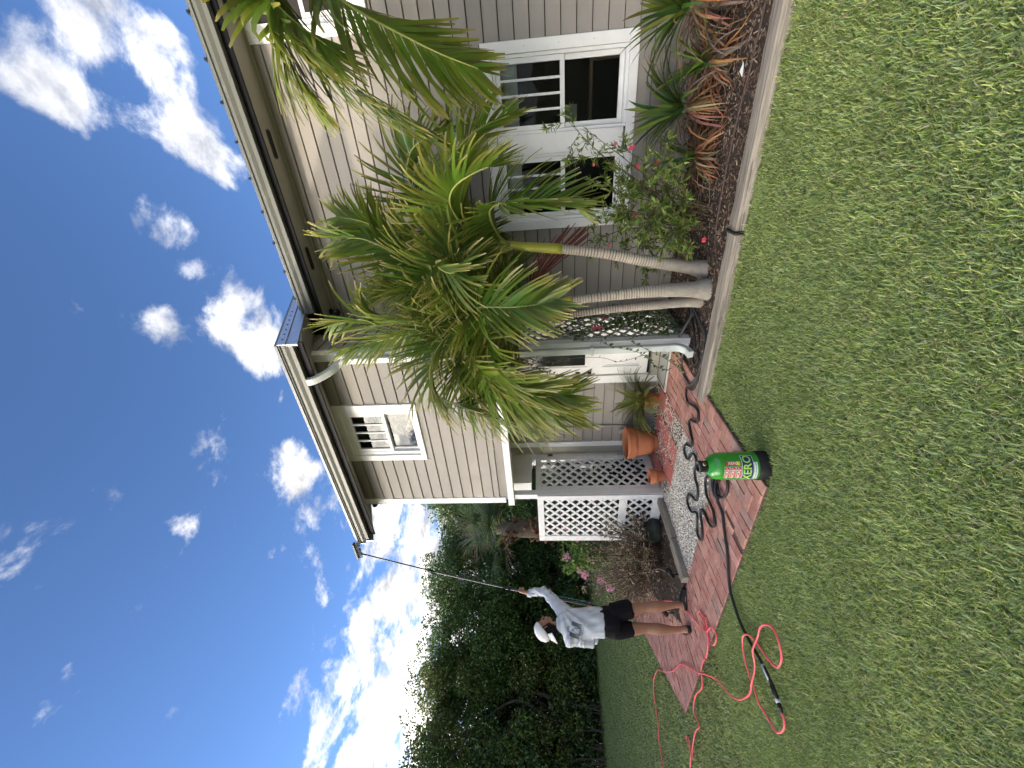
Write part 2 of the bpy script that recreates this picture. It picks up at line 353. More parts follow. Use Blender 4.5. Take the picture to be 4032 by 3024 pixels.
g1 = gutter(-1.69, 3.6, 4.545, 4.555, 'gutter')
MB().prism([(4.652, 4.365), (4.676, 4.365), (4.676, 4.56), (4.652, 4.56)], 'x', -2.02, 3.6).build('fascia_board', M['fascia'], house)
MB().prism([(4.677, 4.372), (YM, 4.412), (YM, 4.44), (4.677, 4.40)], 'x', -2.02 + .02, 3.6).build('soffit', M['soffit'], house)
MB().prism([(YM - .03, 4.38), (YM - .016, 4.38), (YM - .016, 4.411), (YM - .03, 4.409)], 'x', -2.0, 3.6).build('frieze_board', M['soffit'], house)
for x in (.11, -1.08, 1.30):
    pl = []
    for k in range(20):
        th = 2 * math.pi * k / 20; pl.append((x + (.105 if math.cos(th) > 0 else -.105) + (.036 * math.cos(th)), 4.82 + .040 * math.sin(th)))
    MB().prism(pl, 'z', 4.379, 4.3865).build('soffit_vent', M['gutter'], house).data.materials[0] = M['gutter']
    pl2 = [(x + (p[0] - x) * .93, 4.82 + (p[1] - 4.82) * .8) for p in pl]
    MB().prism(pl2, 'z', 4.3765, 4.379).build('vent_screen', M['dark'], house)
def roof_z(y): return 4.60 + .41 * (y - 4.66)
MB().prism([(4.60, roof_z(4.60)), (8.5, roof_z(8.5)), (8.5, roof_z(8.5) + .03), (4.60, roof_z(4.60) + .03)], 'x', -1.65, 3.62).build('roof', M['roofm'], house)
for k in range(16):
    xx = -1.5 + k * .33; MB().prism([(4.59, roof_z(4.59) + .03), (6.4, roof_z(6.4) + .03), (6.4, roof_z(6.4) + .055), (4.59, roof_z(4.59) + .055)], 'x', xx - .012, xx + .012).build('roof_rib', M['black'], house)

# ---- bay eave: gutter, fascia, sloping soffit, rake ends
XR, XL = -1.67, -4.84
def rk(y): return 4.36 + .41 * (y - 3.65)
gutter(XL, XR - .005, 3.635, 4.355, 'gutter')
MB().prism([(3.742, 4.150), (3.765, 4.150), (3.765, 4.36), (3.742, 4.35)], 'x', XL + .05, XR - .02).build('fascia_board', M['fascia'], house)
MB().prism([(3.766, 4.165), (YB, 4.318), (YB, 4.345), (3.766, 4.19)], 'x', XL + .06, XR - .022).build('soffit', M['soffit'], house)
for xa, xb, nm in ((XC + .0, XR - .022, 'rake_soffit'), (XL + .06, -4.45, 'rake_soffit')):
    MB().prism([(YB + .001, 4.318), (5.35, 4.318 + .41 * 1.27), (5.35, 4.345 + .41 * 1.27), (YB + .001, 4.345)], 'x', xa, xb).build(nm, M['soffit'], house)
for x, d in ((XR, 1), (XL, -1)):
    MB().prism([(3.66, rk(3.66) - .215), (5.6, rk(5.6) - .215), (5.6, rk(5.6) - .07), (3.66, rk(3.66) - .07)], 'x', *sorted((x - .02 * d, x - .001 * d))).build('rake_board', M['galv'], house)
    e = MB().prism([(3.63, rk(3.63) - .09), (5.6, rk(5.6) - .09), (5.6, rk(5.6)), (3.63, rk(3.63))], 'x', *sorted((x + .002 * d, x + .012 * d))).build('drip_edge', M['galv'], house)
    for k in range(7):
        y = 3.76 + k * .14; MB().tube([(x + .011 * d, y, rk(y) - .045), (x + .018 * d, y, rk(y) - .045)], .008, 8).build('roof_screw', M['black'], e)
MB().prism([(3.62, rk(3.62) + .003), (6.9, rk(6.9) + .003), (6.9, rk(6.9) + .035), (3.62, rk(3.62) + .035)], 'x', XL, XR).build('roof', M['roofm'], house)
# body of the house behind the walls, so no sky shows through
MB().box(-4.40, 3.55, YM + 1.9, 8.4, 0, 4.4).build('rear_rooms', M['back'], house)

# ---- windows
def casing(p, x0, x1, z0, z1, y, w=.085, sill=.10):
    c = MB(); yy = (y - .034, y + .01)
    c.bbox(x0, x0 + w, *yy, z0, z1, .003); c.bbox(x1 - w, x1, *yy, z0, z1, .003)
    c.bbox(x0 + w + .001, x1 - w - .001, yy[0] + .002, yy[1], z1 - w, z1, .003); c.bbox(x0 + w + .001, x1 - w - .001, yy[0] - .006, yy[1], z0, z0 + sill, .003)
    o = c.build('window_casing', M['white'], p)
    nb = MB()
    for xx in (x0 + w * .5, x1 - w * .5):
        for k in range(5):
            zz = z0 + (z1 - z0) * (.06 + .22 * k); nb.tube([(xx, y - .036, zz), (xx, y - .030, zz)], .005, 6)
    nb.build('nail_heads', M['galv'], p)
    return o
def sash(p, x0, x1, z0, z1, y, lights, gl='glass', st=.045):
    f = MB(); yy = (y - .018, y + .018)
    f.bbox(x0, x0 + st, *yy, z0, z1, .003); f.bbox(x1 - st, x1, *yy, z0, z1, .003)
    f.bbox(x0 + st, x1 - st, yy[0] + .001, yy[1], z0, z0 + st, .003); f.bbox(x0 + st, x1 - st, yy[0] + .001, yy[1], z1 - st, z1, .003)
    fo = f.build('sash', M['white'], p)
    n = lights; wd = (x1 - x0 - 2 * st) / n
    for k in range(1, n):
        xx = x0 + st + wd * k; MB().bbox(xx - .011, xx + .011, y - .014, y + .012, z0 + st, z1 - st, .003).build('muntin', M['white'], fo if False else p)
    for k in range(n):
        a, b = x0 + st + wd * k, x0 + st + wd * (k + 1); d = random.uniform(-.001, .001)
        MB().add([(a, y + d, z0 + st), (b, y - d, z0 + st), (b, y - d, z1 - st), (a, y + d, z1 - st)], [(0, 1, 2, 3)]).build('pane', M[gl], p)
def window_part(name): 
    o = bpy.data.objects.new(name, None); COL.objects.link(o); attach(o, house); return o
wmain = casing(house, *W_MAIN[:2], W_MAIN[2], W_MAIN[3], YM, .10, .085)
wmain.name = 'double_window'
MB().bbox(-.187, .0025, YM - .036, YM + .01, .70, 2.01, .003).build('centre_mullion', M['white'], wmain)
for xa, xb in ((.0035, .675), (-.855, -.188)):
    MB().bbox(xa, xa + .03, YM - .016, YM + .06, .68, 2.015, .003).bbox(xb - .03, xb, YM - .016, YM + .06, .68, 2.015, .003).bbox(xa + .031, xb - .031, YM - .016, YM + .06, 1.985, 2.015, .003).bbox(xa + .031, xb - .031, YM - .02, YM + .06, .68, .715, .003).build('window_frame', M['white'], wmain)
    sash(wmain, xa + .032, xb - .032, 1.30, 1.984, YM + .012, 4)
    sash(wmain, xa + .032, xb - .032, .716, 1.345, YM + .046, 1)
wbay = casing(house, -3.645, -2.73, 3.22, 4.31, YB, .09, .07); wbay.name = 'upper_window'
MB().bbox(-3.555, -3.50, YB - .012, YB + .05, 3.29, 4.22, .003).bbox(-2.875, -2.82, YB - .012, YB + .05, 3.29, 4.22, .003).bbox(-3.499, -2.876, YB - .012, YB + .05, 4.16, 4.22, .003).build('window_frame', M['white'], wbay)
sash(wbay, -3.498, -2.877, 3.66, 4.16, YB + .010, 4, 'glass_up')
sash(wbay, -3.498, -2.877, 3.292, 3.70, YB + .044, 1, 'glass_up', .04)
wup = casing(house, *W_UP, YM, .10, .09); wup.name = 'upper_window'
MB().bbox(1.05, 2.5, YM - .01, YM + .05, 3.236, 3.29, .003).bbox(1.05, 1.10, YM - .01, YM + .05, 3.29, 4.28, .003).build('window_frame', M['white'], wup)
sash(wup, 1.102, 2.48, 3.292, 3.80, YM + .02, 1, 'glass_up'); sash(wup, 1.102, 2.48, 3.78, 4.28, YM + .05, 4, 'glass_up')
# rooms behind the glass
def room(x0, x1, y0, y1, z0, z1, nm='room'):
    m = MB(); m.add([(x0, y0, z0), (x1, y0, z0), (x1, y1, z0), (x0, y1, z0), (x0, y0, z1), (x1, y0, z1), (x1, y1, z1), (x0, y1, z1)], [(0, 1, 2, 3), (7, 6, 5, 4), (3, 2, 6, 7), (0, 3, 7, 4), (2, 1, 5, 6)])
    return m.build(nm, M['room'], house)
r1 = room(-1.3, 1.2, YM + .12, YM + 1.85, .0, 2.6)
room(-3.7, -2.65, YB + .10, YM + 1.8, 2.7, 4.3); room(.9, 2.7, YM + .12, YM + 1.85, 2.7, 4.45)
for xa, xb in ((.07, .61), (-.79, -.25)):          # pleated blinds drawn up
    for k in range(7):
        zz = 1.93 - k * .024
        MB().box(xa, xb, YM + .075, YM + .10, zz - .011, zz + .011).build('blind_slat', M['blind'], wmain)
for k in range(14):
    xx = -3.46 + k * .042; MB().box(xx - .017, xx + .017, YB + .085, YB + .095, 3.72, 3.80).build('blind_slat', M['blind'], wbay)
M['brownwood'] = mat('inside_wood', (.10, .06, .03), .5, .2, 6)
MB().bbox(-.1, .7, YM + .8, YM + .86, .93, .97, .004).bbox(.66, .70, YM + .8, YM + .86, 0, .93, .004).bbox(-.1, -.06, YM + .8, YM + .86, 0, .93, .004).build('room_bench', M['brownwood'], house)
MB().box(.08, .30, YM + 1.5, YM + 1.52, 1.05, 1.25).build('wall_calendar', M['blind'], house)
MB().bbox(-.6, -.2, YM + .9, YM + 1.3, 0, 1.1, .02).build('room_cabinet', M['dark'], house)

# ---- entrance door
door = MB().bbox(-2.985, -2.12, YM - .006, YM + .04, .14, 2.10, .003)
door = door.build('door', M['white'], house)
dc = MB().bbox(-3.112, -2.99, YM - .034, YM + .03, .0, 2.19, .003).bbox(-2.988, -2.11, YM - .034, YM + .03, 2.105, 2.19, .003).build('door_casing', M['white'], house)
MB().bbox(-2.99, -2.10, YM - .07, YM + .03, .0, .135, .004).build('door_sill', M['soffit'], house)
MB().box(-2.97, -2.13, YM - .012, YM - .0065, .142, .17).build('door_sweep', M['dark'], door)
def panel(x0, x1, z0, z1):
    o = MB()
    for d, w, t in ((0, .018, .014), (.03, .012, .009)):
        a, b, c, e = x0 + d, x1 - d, z0 + d, z1 - d
        o.bbox(a, b, YM - .006 - t, YM - .005, c, c + w, .002); o.bbox(a, b, YM - .006 - t, YM - .005, e - w, e, .002)
        o.bbox(a, a + w, YM - .006 - t, YM - .005, c + w, e - w, .002); o.bbox(b - w, b, YM - .006 - t, YM - .005, c + w, e - w, .002)
    return o.build('door_panel_moulding', M['white'], door)
panel(-2.87, -2.24, .26, .80)
panel(-2.86, -2.24, .99, 2.03)
MB().box(-2.82, -2.28, YM - .010, YM - .007, 1.03, 1.99).build('door_pane', mat('dark_door_glass', (.012, .014, .014), .06, .1, 5, spec=.6), door)
MB().bbox(-2.965, -2.925, YM - .016, YM - .006, 1.10, 1.165, .003).tube([(-2.945, YM - .016, 1.133), (-2.945, YM - .03, 1.133)], .014, 12).build('deadbolt', M['black'], door)
MB().bbox(-2.965, -2.925, YM - .016, YM - .006, .94, 1.01, .003).tube([(-2.945, YM - .016, .975), (-2.945, YM - .045, .975), (-2.945, YM - .06, .975)], [.012, .012, .026], 14).lathe([(0, -.001)], (0, 0, 0), 3).build('door_knob', M['black'], door)
nb = MB()
for k in range(9): nb.tube([(-3.055, YM - .037, .2 + k * .23), (-3.055, YM - .03, .2 + k * .23)], .005, 6)
nb.build('nail_heads', M['galv'], house)

# ---- downspout: elbow off the bay gutter, straight run, shoe at the foot
def ribbed(path, w, d, name, ribs=0):
    """rectangular spout swept along a path (list of points), width along X, depth in the bend plane"""
    pts = catmull(path, 10) if len(path) > 2 else [Vector(p) for p in path]
    mb = MB(); m = len(pts); vs = []
    for i in range(m):
        t = (pts[min(i + 1, m - 1)] - pts[max(i - 1, 0)]).normalized()
        a = Vector((1, 0, 0)); a = (a - t * a.dot(t)).normalized(); b = t.cross(a)
        s = 1 + (.05 if ribs and i % 2 else 0)
        c = .008
        for u, v in ((-w + c, -d), (-w * .4, -d), (-w * .3, -d + .004), (w * .3, -d + .004), (w * .4, -d), (w - c, -d), (w, -d + c), (w, d - c), (w - c, d), (-w + c, d), (-w, d - c), (-w, -d + c)):
            vs.append(pts[i] + (a * u + b * v) * s)
    k = 12; fs = [(i * k + j, i * k + (j + 1) % k, (i + 1) * k + (j + 1) % k, (i + 1) * k + j) for i in range(m - 1) for j in range(k)]
    fs += [tuple(range(k))[::-1], tuple(range((m - 1) * k, m * k))]
    return mb.add(vs, fs).build(name, M['spout'], house)
ds = ribbed([(-2.075, YB - .062, 3.90), (-2.075, YB - .062, .25)], .037, .028, 'downspout')
for nm, pth in (('downspout_elbow', [(-2.15, 3.70, 4.225), (-2.145, 3.72, 4.15), (-2.12, 3.84, 4.03), (-2.085, 3.96, 3.96), (-2.075, YB - .062, 3.86)]), ('downspout_shoe', [(-2.075, YB - .062, .27), (-2.077, YB - .066, .16), (-2.085, YB - .12, .085), (-2.095, YB - .21, .06)])):
    attach_o = ribbed(pth, .039, .030, nm, 1)
for zz in (1.06, 2.9): MB().bbox(-2.125, -2.025, YB - .10, YB - .022, zz, zz + .03, .004).build('downspout_strap', M['spout'], ds)

# ---- things fixed to the house
def flood(loc, lab):
    t = thing('floodlight', lab, 'floodlight', loc); x, y, z = loc
    MB().lathe([(.0, .0), (.04, 0), (.04, -.015), (.0, -.018)], (x, y, z), 14).build('base_plate', M['black'], t)
    MB().tube([(x, y, z - .012), (x, y - .02, z - .05)], .012, 8).build('arm', M['black'], t)
    MB().tube([(x, y - .01, z - .04), (x + .01, y - .05, z - .09), (x + .015, y - .085, z - .13)], [.022, .035, .045], 14).build('lamp_head', M['black'], t, True)
flood((-1.80, 4.92, 4.395), 'small black floodlight under the eave at the inner corner of the house')
flood((-4.62, 4.22, 4.36), 'small black floodlight under the far left end of the upper eave')
wl = thing('wall_lamp', 'black oval caged bulkhead lamp on the siding left of the door', 'wall lamp', (-3.21, YM, 1.93))
oval = [(-3.21 + .072 * math.cos(a), YM - .012, 1.93 + .125 * math.sin(a)) for a in [2 * math.pi * k / 32 for k in range(33)]]
MB().prism([(p[0], p[2]) for p in oval[:-1]], 'y', YM - .03, YM - .014).build('back_plate', M['black'], wl)
gl_ = MB(); 
for i in range(7):
    pass
prof = [(1.0, .03), (.97, .055), (.8, .08), (.45, .095), (0.02, .10)]
vs = []; 
for s_, d_ in prof: vs += [(-3.21 + .058 * s_ * math.cos(2 * math.pi * k / 24), YM - d_, 1.93 + .108 * s_ * math.sin(2 * math.pi * k / 24)) for k in range(24)]
gl_.add(vs, [(i * 24 + k, i * 24 + (k + 1) % 24, (i + 1) * 24 + (k + 1) % 24, (i + 1) * 24 + k) for i in range(4) for k in range(24)])
gl_.build('lens', mat('lamp_lens', (.42, .40, .30), .3, .05, 8), wl, True)
MB().tube(oval, .012, 8, False).build('rim', M['black'], wl, True)
for dx in (-.0, ): MB().tube([(-3.21, YM - .03, 2.05), (-3.21, YM - .10, 2.0), (-3.21, YM - .112, 1.93), (-3.21, YM - .10, 1.86), (-3.21, YM - .03, 1.81)], .006, 6).build('cage_bar', M['black'], wl, True)
for dz in (-.05, .045): MB().tube([(-3.28, YM - .03, 1.93 + dz), (-3.25, YM - .09, 1.93 + dz), (-3.21, YM - .11, 1.93 + dz), (-3.17, YM - .09, 1.93 + dz), (-3.14, YM - .03, 1.93 + dz)], .006, 6).build('cage_bar', M['black'], wl, True)
pp = MB().tube(catmull([(-3.90, YM - .03, 1.36), (-3.90, YM - .03, 1.2), (-3.885, YM - .03, .9), (-3.88, YM - .03, .6), (-3.90, YM - .03, .3), (-3.92, YM - .03, .06)], 6), .013, 8).build('conduit', M['siding'], None, True)
tag(pp, 'thin taupe pipe running down the siding left of the door', 'pipe')
ob = thing('outlet_box', 'small grey outlet box low on the siding by the large flowerpot', 'outlet box', (-3.99, YM - .03, .43))
MB().bbox(-4.03, -3.95, YM - .05, YM - .014, .37, .49, .006).build('box', M['soffit'], ob); MB().bbox(-4.037, -3.943, YM - .062, YM - .051, .48, .497, .002).build('lid', M['galv'], ob)
# ================================================================== ground
M['lawn'] = mat('lawn_thatch', (.20, .20, .085), .95, .35, 40, .5, 160, col2=(.16, .14, .075))
M['mulch'] = mat('mulch_soil', (.050, .037, .028), .95, .35, 30, .6, 90)
M['chips'] = mat('mulch_chips', (1, 1, 1), .9, .1, 20, attr=True)
M['sand'] = mat('joint_sand', (.13, .085, .07), .95, .2, 30, .4, 100)
M['pebble'] = mat('pebbles', (1, 1, 1), .55, .08, 60, attr=True)
M['brick'] = mat('clay_brick', (.41, .19, .15), .85, .16, 22, .5, 60, .25, col2=(.47, .26, .215), dirt=((.27, .105, .07), 13, .56, .70), objrand=.16)
M['brick2'] = mat('clay_brick_grey', (.30, .19, .165), .85, .16, 22, .5, 60, .25, col2=(.44, .29, .24), dirt=((.16, .10, .09), 13, .58, .75), objrand=.14)
M['brick3'] = mat('clay_brick_tan', (.42, .235, .17), .85, .16, 22, .5, 60, .25, col2=(.48, .26, .21), dirt=((.25, .10, .07), 13, .58, .75), objrand=.14)
M['paver'] = mat('red_concrete', (.42, .135, .115), .85, .1, 9, .35, 80, .25, dirt=((.26, .10, .085), 16, .60, .72))
M['timber'] = mat('grey_timber', (.31, .275, .23), .9, .5, 14, 1.0, 35, .2, stretch=(.10, 2.2, 2.2), dirt=((.10, .085, .07), 11, .53, .66))
M['timber2'] = mat('dark_timber', (.28, .25, .21), .85, .42, 14, .9, 35, .2, stretch=(2.2, .12, 2.2), dirt=((.06, .055, .045), 8, .5, .66))

gm = MB(); xs = [-400, -60, -30, -18, -10, 10, 30, 400]; ys = [-400, -60, -20, 20, 60, 400]
vs = [(x, y, -.035) for y in ys for x in xs]; nx = len(xs)
gm.add(vs, [(j * nx + i, j * nx + i + 1, (j + 1) * nx + i + 1, (j + 1) * nx + i) for j in range(len(ys) - 1) for i in range(nx - 1)])
lawn = struct(gm.build('lawn', M['lawn']))

# brick path laid in basket-weave
BRK = .0985
def clip(poly, a, b, c):      # keep a*x+b*y<=c
    out = []
    for i in range(len(poly)):
        p, q = poly[i], poly[(i + 1) % len(poly)]; dp = a * p[0] + b * p[1] - c; dq = a * q[0] + b * q[1] - c
        if dp <= 0: out.append(p)
        if dp * dq < 0: t = dp / (dp - dq); out.append((p[0] + (q[0] - p[0]) * t, p[1] + (q[1] - p[1]) * t))
    return out
def half(p, q):               # half-plane left of p->q
    (x0, y0), (x1, y1) = p, q; return (y1 - y0), -(x1 - x0), (y1 - y0) * x0 - (x1 - x0) * y0
H_NEAR = (0, -1, -2.215); H_RIGHT = (1, 0, -2.325)
REG = [ # convex pieces of the path
    [H_NEAR, H_RIGHT, (-1, 0, 3.05), (0, 1, 4.62)],                       # along the house to the door
    [H_NEAR, (1, 0, -3.05), (0, 1, 2.925), (-1, 0, 5.3)],                 # along the lawn
    [H_NEAR, (1, 0, -5.3), half((-8.9, 5.32), (-6.24, 2.22)), half((-5.30, 2.80), (-7.62, 5.0)), (0, 1, 5.0), (0, 1, 9)],   # bends away past the bed
]
path_bed = MB()
tri = []
for reg in REG:
    poly = [(-10, 2), (-2, 2), (-2, 6), (-10, 6)]
    for h in reg: poly = clip(poly, *h)
    path_bed.prism(poly, 'z', -.03, .004 + .001 * REG.index(reg))
path_bed = struct(path_bed.build('brick_path', M['sand']))
bricks = []
i0, i1 = int(-9.5 / (2 * BRK)) - 1, int(-2 / (2 * BRK)) + 2
for i in range(i0, i1):
    for j in range(0, 16):
        bx, by = -2.325 + (i - int(-2.325 / (2 * BRK))) * 2 * BRK - 4 * BRK * 0, 2.215 + j * 2 * BRK
        bx = -2.325 - (i1 - i) * 2 * BRK + 3 * 2 * BRK
        cells = [(bx, bx + 2 * BRK, by, by + BRK), (bx, bx + 2 * BRK, by + BRK, by + 2 * BRK)] if (i + j) % 2 else [(bx, bx + BRK, by, by + 2 * BRK), (bx + BRK, bx + 2 * BRK, by, by + 2 * BRK)]
        for a, b, c, d in cells:
            g = .003
            best = None
            for reg in REG:
                poly = [(a + g, c + g), (b - g, c + g), (b - g, d - g), (a + g, d - g)]
                for h in reg: 
                    poly = clip(poly, *h)
                    if len(poly) < 3: break
                if len(poly) >= 3:
                    ar = abs(sum(poly[k][0] * poly[(k + 1) % len(poly)][1] - poly[(k + 1) % len(poly)][0] * poly[k][1] for k in range(len(poly)))) / 2
                    if ar > .0012 and (best is None or ar > best[0]): best = (ar, poly)
            if best: bricks.append(best)
def brick_mesh(poly, h):
    cx = sum(p[0] for p in poly) / len(poly); cy = sum(p[1] for p in poly) / len(poly); n = len(poly)
    inn = [(cx + (p[0] - cx) * .955, cy + (p[1] - cy) * .955) for p in poly]
    tx, ty = random.uniform(-.012, .012), random.uniform(-.012, .012)
    zz = lambda p, z: z + (p[0] - cx) * tx + (p[1] - cy) * ty
    return [(p[0], p[1], -.02) for p in poly] + [(p[0], p[1], zz(p, h - .005)) for p in poly] + [(p[0], p[1], zz(p, h)) for p in inn], \
           [(k, (k + 1) % n, n + (k + 1) % n, n + k) for k in range(n)] + [(n + k, n + (k + 1) % n, 2 * n + (k + 1) % n, 2 * n + k) for k in range(n)] + [tuple(range(2 * n, 3 * n))]
def dist_(b): return math.hypot(sum(p[0] for p in b[1]) / len(b[1]), sum(p[1] for p in b[1]) / len(b[1]))
bricks.sort(key=dist_)
rest = MB()
for k, (ar, poly) in enumerate(bricks):
    vs, fs = brick_mesh(poly, .016 + random.uniform(-.004, .004))
    r = random.random(); m = M['brick'] if r < .78 else (M['brick2'] if r < .88 else M['brick3'])
    if k < 300: MB().add(vs, fs).build('brick', m, path_bed)
    else: rest.add(vs, fs)
if rest.v: rest.build('far_bricks', M['brick'], path_bed, kind='stuff')

# red concrete pavers by the wall with pebbles in the joints
pav = thing('paver_landing', 'landing of red square concrete pavers with pebble joints beside the wall', 'pavers', (-3.7, 4.4, 0))
for i in range(4):
    for j in range(3):
        x1_ = -3.06 - i * .335; y0_ = 3.87 + j * .315
        if i == 0 and j == 0: continue
        if i == 3 and j == 0: continue
        w = .30 if i else .27; dx, dy, rz = random.uniform(-.008, .008), random.uniform(-.008, .008), random.uniform(-.03, .03)
        o = MB().bbox(-w / 2, w / 2, -.143, .143, -.03, .024, .006).build('paver', M['paver'], None); o.location = (x1_ - w / 2 - .01 + dx, y0_ + .143 + dy, random.uniform(-.003, .003)); o.rotation_euler = (0, 0, rz); attach(o, pav)

# pebbles: gravel bed and joints
def in_poly(p, poly):
    c = False; n = len(poly); x, y = p
    for i in range(n):
        x0, y0 = poly[i]; x1, y1 = poly[i - 1]
        if (y0 > y) != (y1 > y) and x < (x1 - x0) * (y - y0) / (y1 - y0) + x0: c = not c
    return c
GRAV = [(-3.04, 3.80), (-3.02, 3.4), (-3.05, 3.05), (-3.2, 2.94), (-4.50, 2.94), (-4.47, 3.5), (-4.40, 4.1), (-4.2, 3.92), (-3.46, 3.88)]
JOINT = [(-3.03, 3.82), (-3.03, 5.0), (-4.42, 5.0), (-4.42, 3.8)]
ico_bm = bmesh.new(); bmesh.ops.create_icosphere(ico_bm, subdivisions=1, radius=1); ico_bm.verts.index_update()
IV = np.array([v.co[:] for v in ico_bm.verts]); IF = np.array([[v.index for v in f.verts] for f in ico_bm.faces]); ico_bm.free()
def scatter_pebbles(name, poly, n, smin, smax, zb, parent=None, pal=None):
    xs_ = [p[0] for p in poly]; ys_ = [p[1] for p in poly]; P = []
    while len(P) < n:
        p = (random.uniform(min(xs_), max(xs_)), random.uniform(min(ys_), max(ys_)))
        if in_poly(p, poly): P.append(p)
    V = []; Fs = []; Cs = []
    pal = pal or [(.72, .69, .60), (.80, .78, .72), (.55, .50, .42), (.62, .56, .45), (.34, .30, .25), (.68, .64, .57), (.76, .70, .58), (.46, .41, .34), (.82, .81, .77)]
    for k, p in enumerate(P):
        s = random.uniform(smin, smax); sc = np.array([s, s * random.uniform(.55, .9), s * random.uniform(.4, .65)]); a = random.uniform(0, 6.28)
        v = IV * sc * (1 + RNG.uniform(-.14, .14, (12, 1))); c, q = math.cos(a), math.sin(a)
        v = np.stack([v[:, 0] * c - v[:, 1] * q, v[:, 0] * q + v[:, 1] * c, v[:, 2]], 1) + np.array([p[0], p[1], zb + random.uniform(-.003, .006)])
        V.append(v); Fs.append(IF + k * 12); col = random.choice(pal); Cs.append(np.tile(np.array(col) * random.uniform(.75, 1.1), (12, 1)))
    me = np_mesh(name, np.concatenate(V), np.concatenate(Fs), np.concatenate(Cs), True)
    return link(name, me, M['pebble'], parent, 'stuff')
gb = struct(MB().prism(GRAV, 'z', -.03, .006).build('gravel_bed', mat('gravel_sand', (.42, .39, .33), .95, .25, 40, .4, 100)))
jb = struct(MB().prism(JOINT, 'z', -.03, .0015).build('landing_base', M['sand']))
tag(scatter_pebbles('gravel', GRAV, 5600, .008, .018, .009), 'pale pebbles filling the bed between pavers and brick path', 'gravel')
tag(scatter_pebbles('joint_pebbles', JOINT, 3600, .006, .013, .017), 'pebbles in the joints of the red paver landing', 'gravel')

# planting beds: right bed under the windows, left bed with shrubs
BED_R = [(-2.30, 3.62), (3.6, 3.62), (3.6, YM), (-2.05, YM), (-2.05, 4.10), (-2.30, 4.0)]
BED_L = [(-4.56, 4.10), (-4.60, 2.96), (-5.30, 2.83), (-5.72, 3.0), (-7.62, 5.0), (-7.62, 6.2), (-4.60, 6.2)]
for nm, b in (('planting_bed', BED_R), ('shrub_bed', BED_L)):
    struct(MB().prism(b, 'z', -.03, .012).build(nm, M['mulch']))
def chips(name, poly, n, lab, lo=.012, pal=None, lmin=.015, lmax=.06):
    xs_ = [p[0] for p in poly]; ys_ = [p[1] for p in poly]; V = []; Fs = []; Cs = []; k = 0
    pal = pal or [(.10, .065, .045), (.15, .10, .07), (.07, .045, .035), (.20, .145, .10), (.12, .07, .045), (.28, .22, .17), (.05, .035, .028)]
    base = np.array([(-1, -1, -1), (1, -1, -1), (1, 1, -1), (-1, 1, -1), (-.7, -.6, 1), (.8, -.7, 1), (.7, .6, 1), (-.8, .6, 1)], float)
    bf = np.array([(0, 3, 2, 1), (4, 5, 6, 7), (0, 1, 5, 4), (1, 2, 6, 5), (2, 3, 7, 6), (3, 0, 4, 7)])
    while k < n:
        p = (random.uniform(min(xs_), min(max(xs_), 1.9)), random.uniform(min(ys_), max(ys_)))
        if not in_poly(p, poly): continue
        l, w, t = random.uniform(lmin, lmax) / 2, random.uniform(.004, .014) / 2, random.uniform(.003, .007) / 2
        rot = Matrix.Rotation(random.uniform(0, 6.28), 3, 'Z') @ Matrix.Rotation(random.gauss(0, .25), 3, 'Y')
        v = (base * np.array([l, w, t])) @ np.array(rot).T + np.array([p[0], p[1], lo + random.uniform(0, .012)])
        V.append(v); Fs.append(bf + k * 8); Cs.append(np.tile(np.array(random.choice(pal)) * random.uniform(.7, 1.25), (8, 1))); k += 1
    return tag(link(name, np_mesh(name, np.concatenate(V), np.concatenate(Fs), np.concatenate(Cs)), M['chips'], None, 'stuff'), lab, 'mulch')
chips('bark_mulch', BED_R, 7000, 'dark bark mulch under the windows behind the timber edging')
chips('bark_mulch', BED_L, 3500, 'dark mulch around the brown shrub behind the person')

# timber edging
def timber(name, p, q, w, h, lab, m, grp, z0=-.03):
    p, q = Vector((*p, 0)), Vector((*q, 0)); L_ = (q - p).length; d = (q - p).normalized(); s = Vector((-d.y, d.x, 0)); n = max(6, int(L_ / .1)); mb = MB(); vs = []
    prof = [(-.5, 0), (-.5, .88), (-.46, .985), (-.15, 1.0), (.2, .99), (.46, .98), (.5, .86), (.5, 0)]; k = len(prof)
    for i in range(n + 1):
        c = p + d * (L_ * i / n); j = random.uniform(-.006, .006)
        for a, b in prof: vs.append(c + s * (a * w * (1 + random.uniform(-.02, .02)) + j) + Vector((0, 0, z0 + b * h * (1 + random.uniform(-.02, .02)))))
    mb.add(vs, [(i * k + t, i * k + (t + 1) % k, (i + 1) * k + (t + 1) % k, (i + 1) * k + t) for i in range(n) for t in range(k)] + [tuple(range(k))[::-1], tuple(range(n * k, (n + 1) * k))])
    return tag(mb.build(name, m, None), lab, 'timber', grp)
timber('edging_timber', (-2.41, 3.505), (-.805, 3.515), .15, .085, 'weathered grey edging timber ending at the brick path', M['timber'], 'edging timbers')
timber('edging_timber', (-.775, 3.525), (2.6, 3.52), .145, .08, 'long grey edging timber below the bromeliads along the lawn', M['timber'], 'edging timbers')
timber('edging_timber', (-4.50, 4.08), (-4.50, 3.42), .11, .12, 'dark mossy edging timber between gravel and lattice screen', M['timber2'], 'edging timbers')
timber('edging_timber', (-4.52, 3.40), (-4.56, 2.90), .12, .12, 'short grey edging timber between gravel and brown shrub', M['timber2'], 'edging timbers')

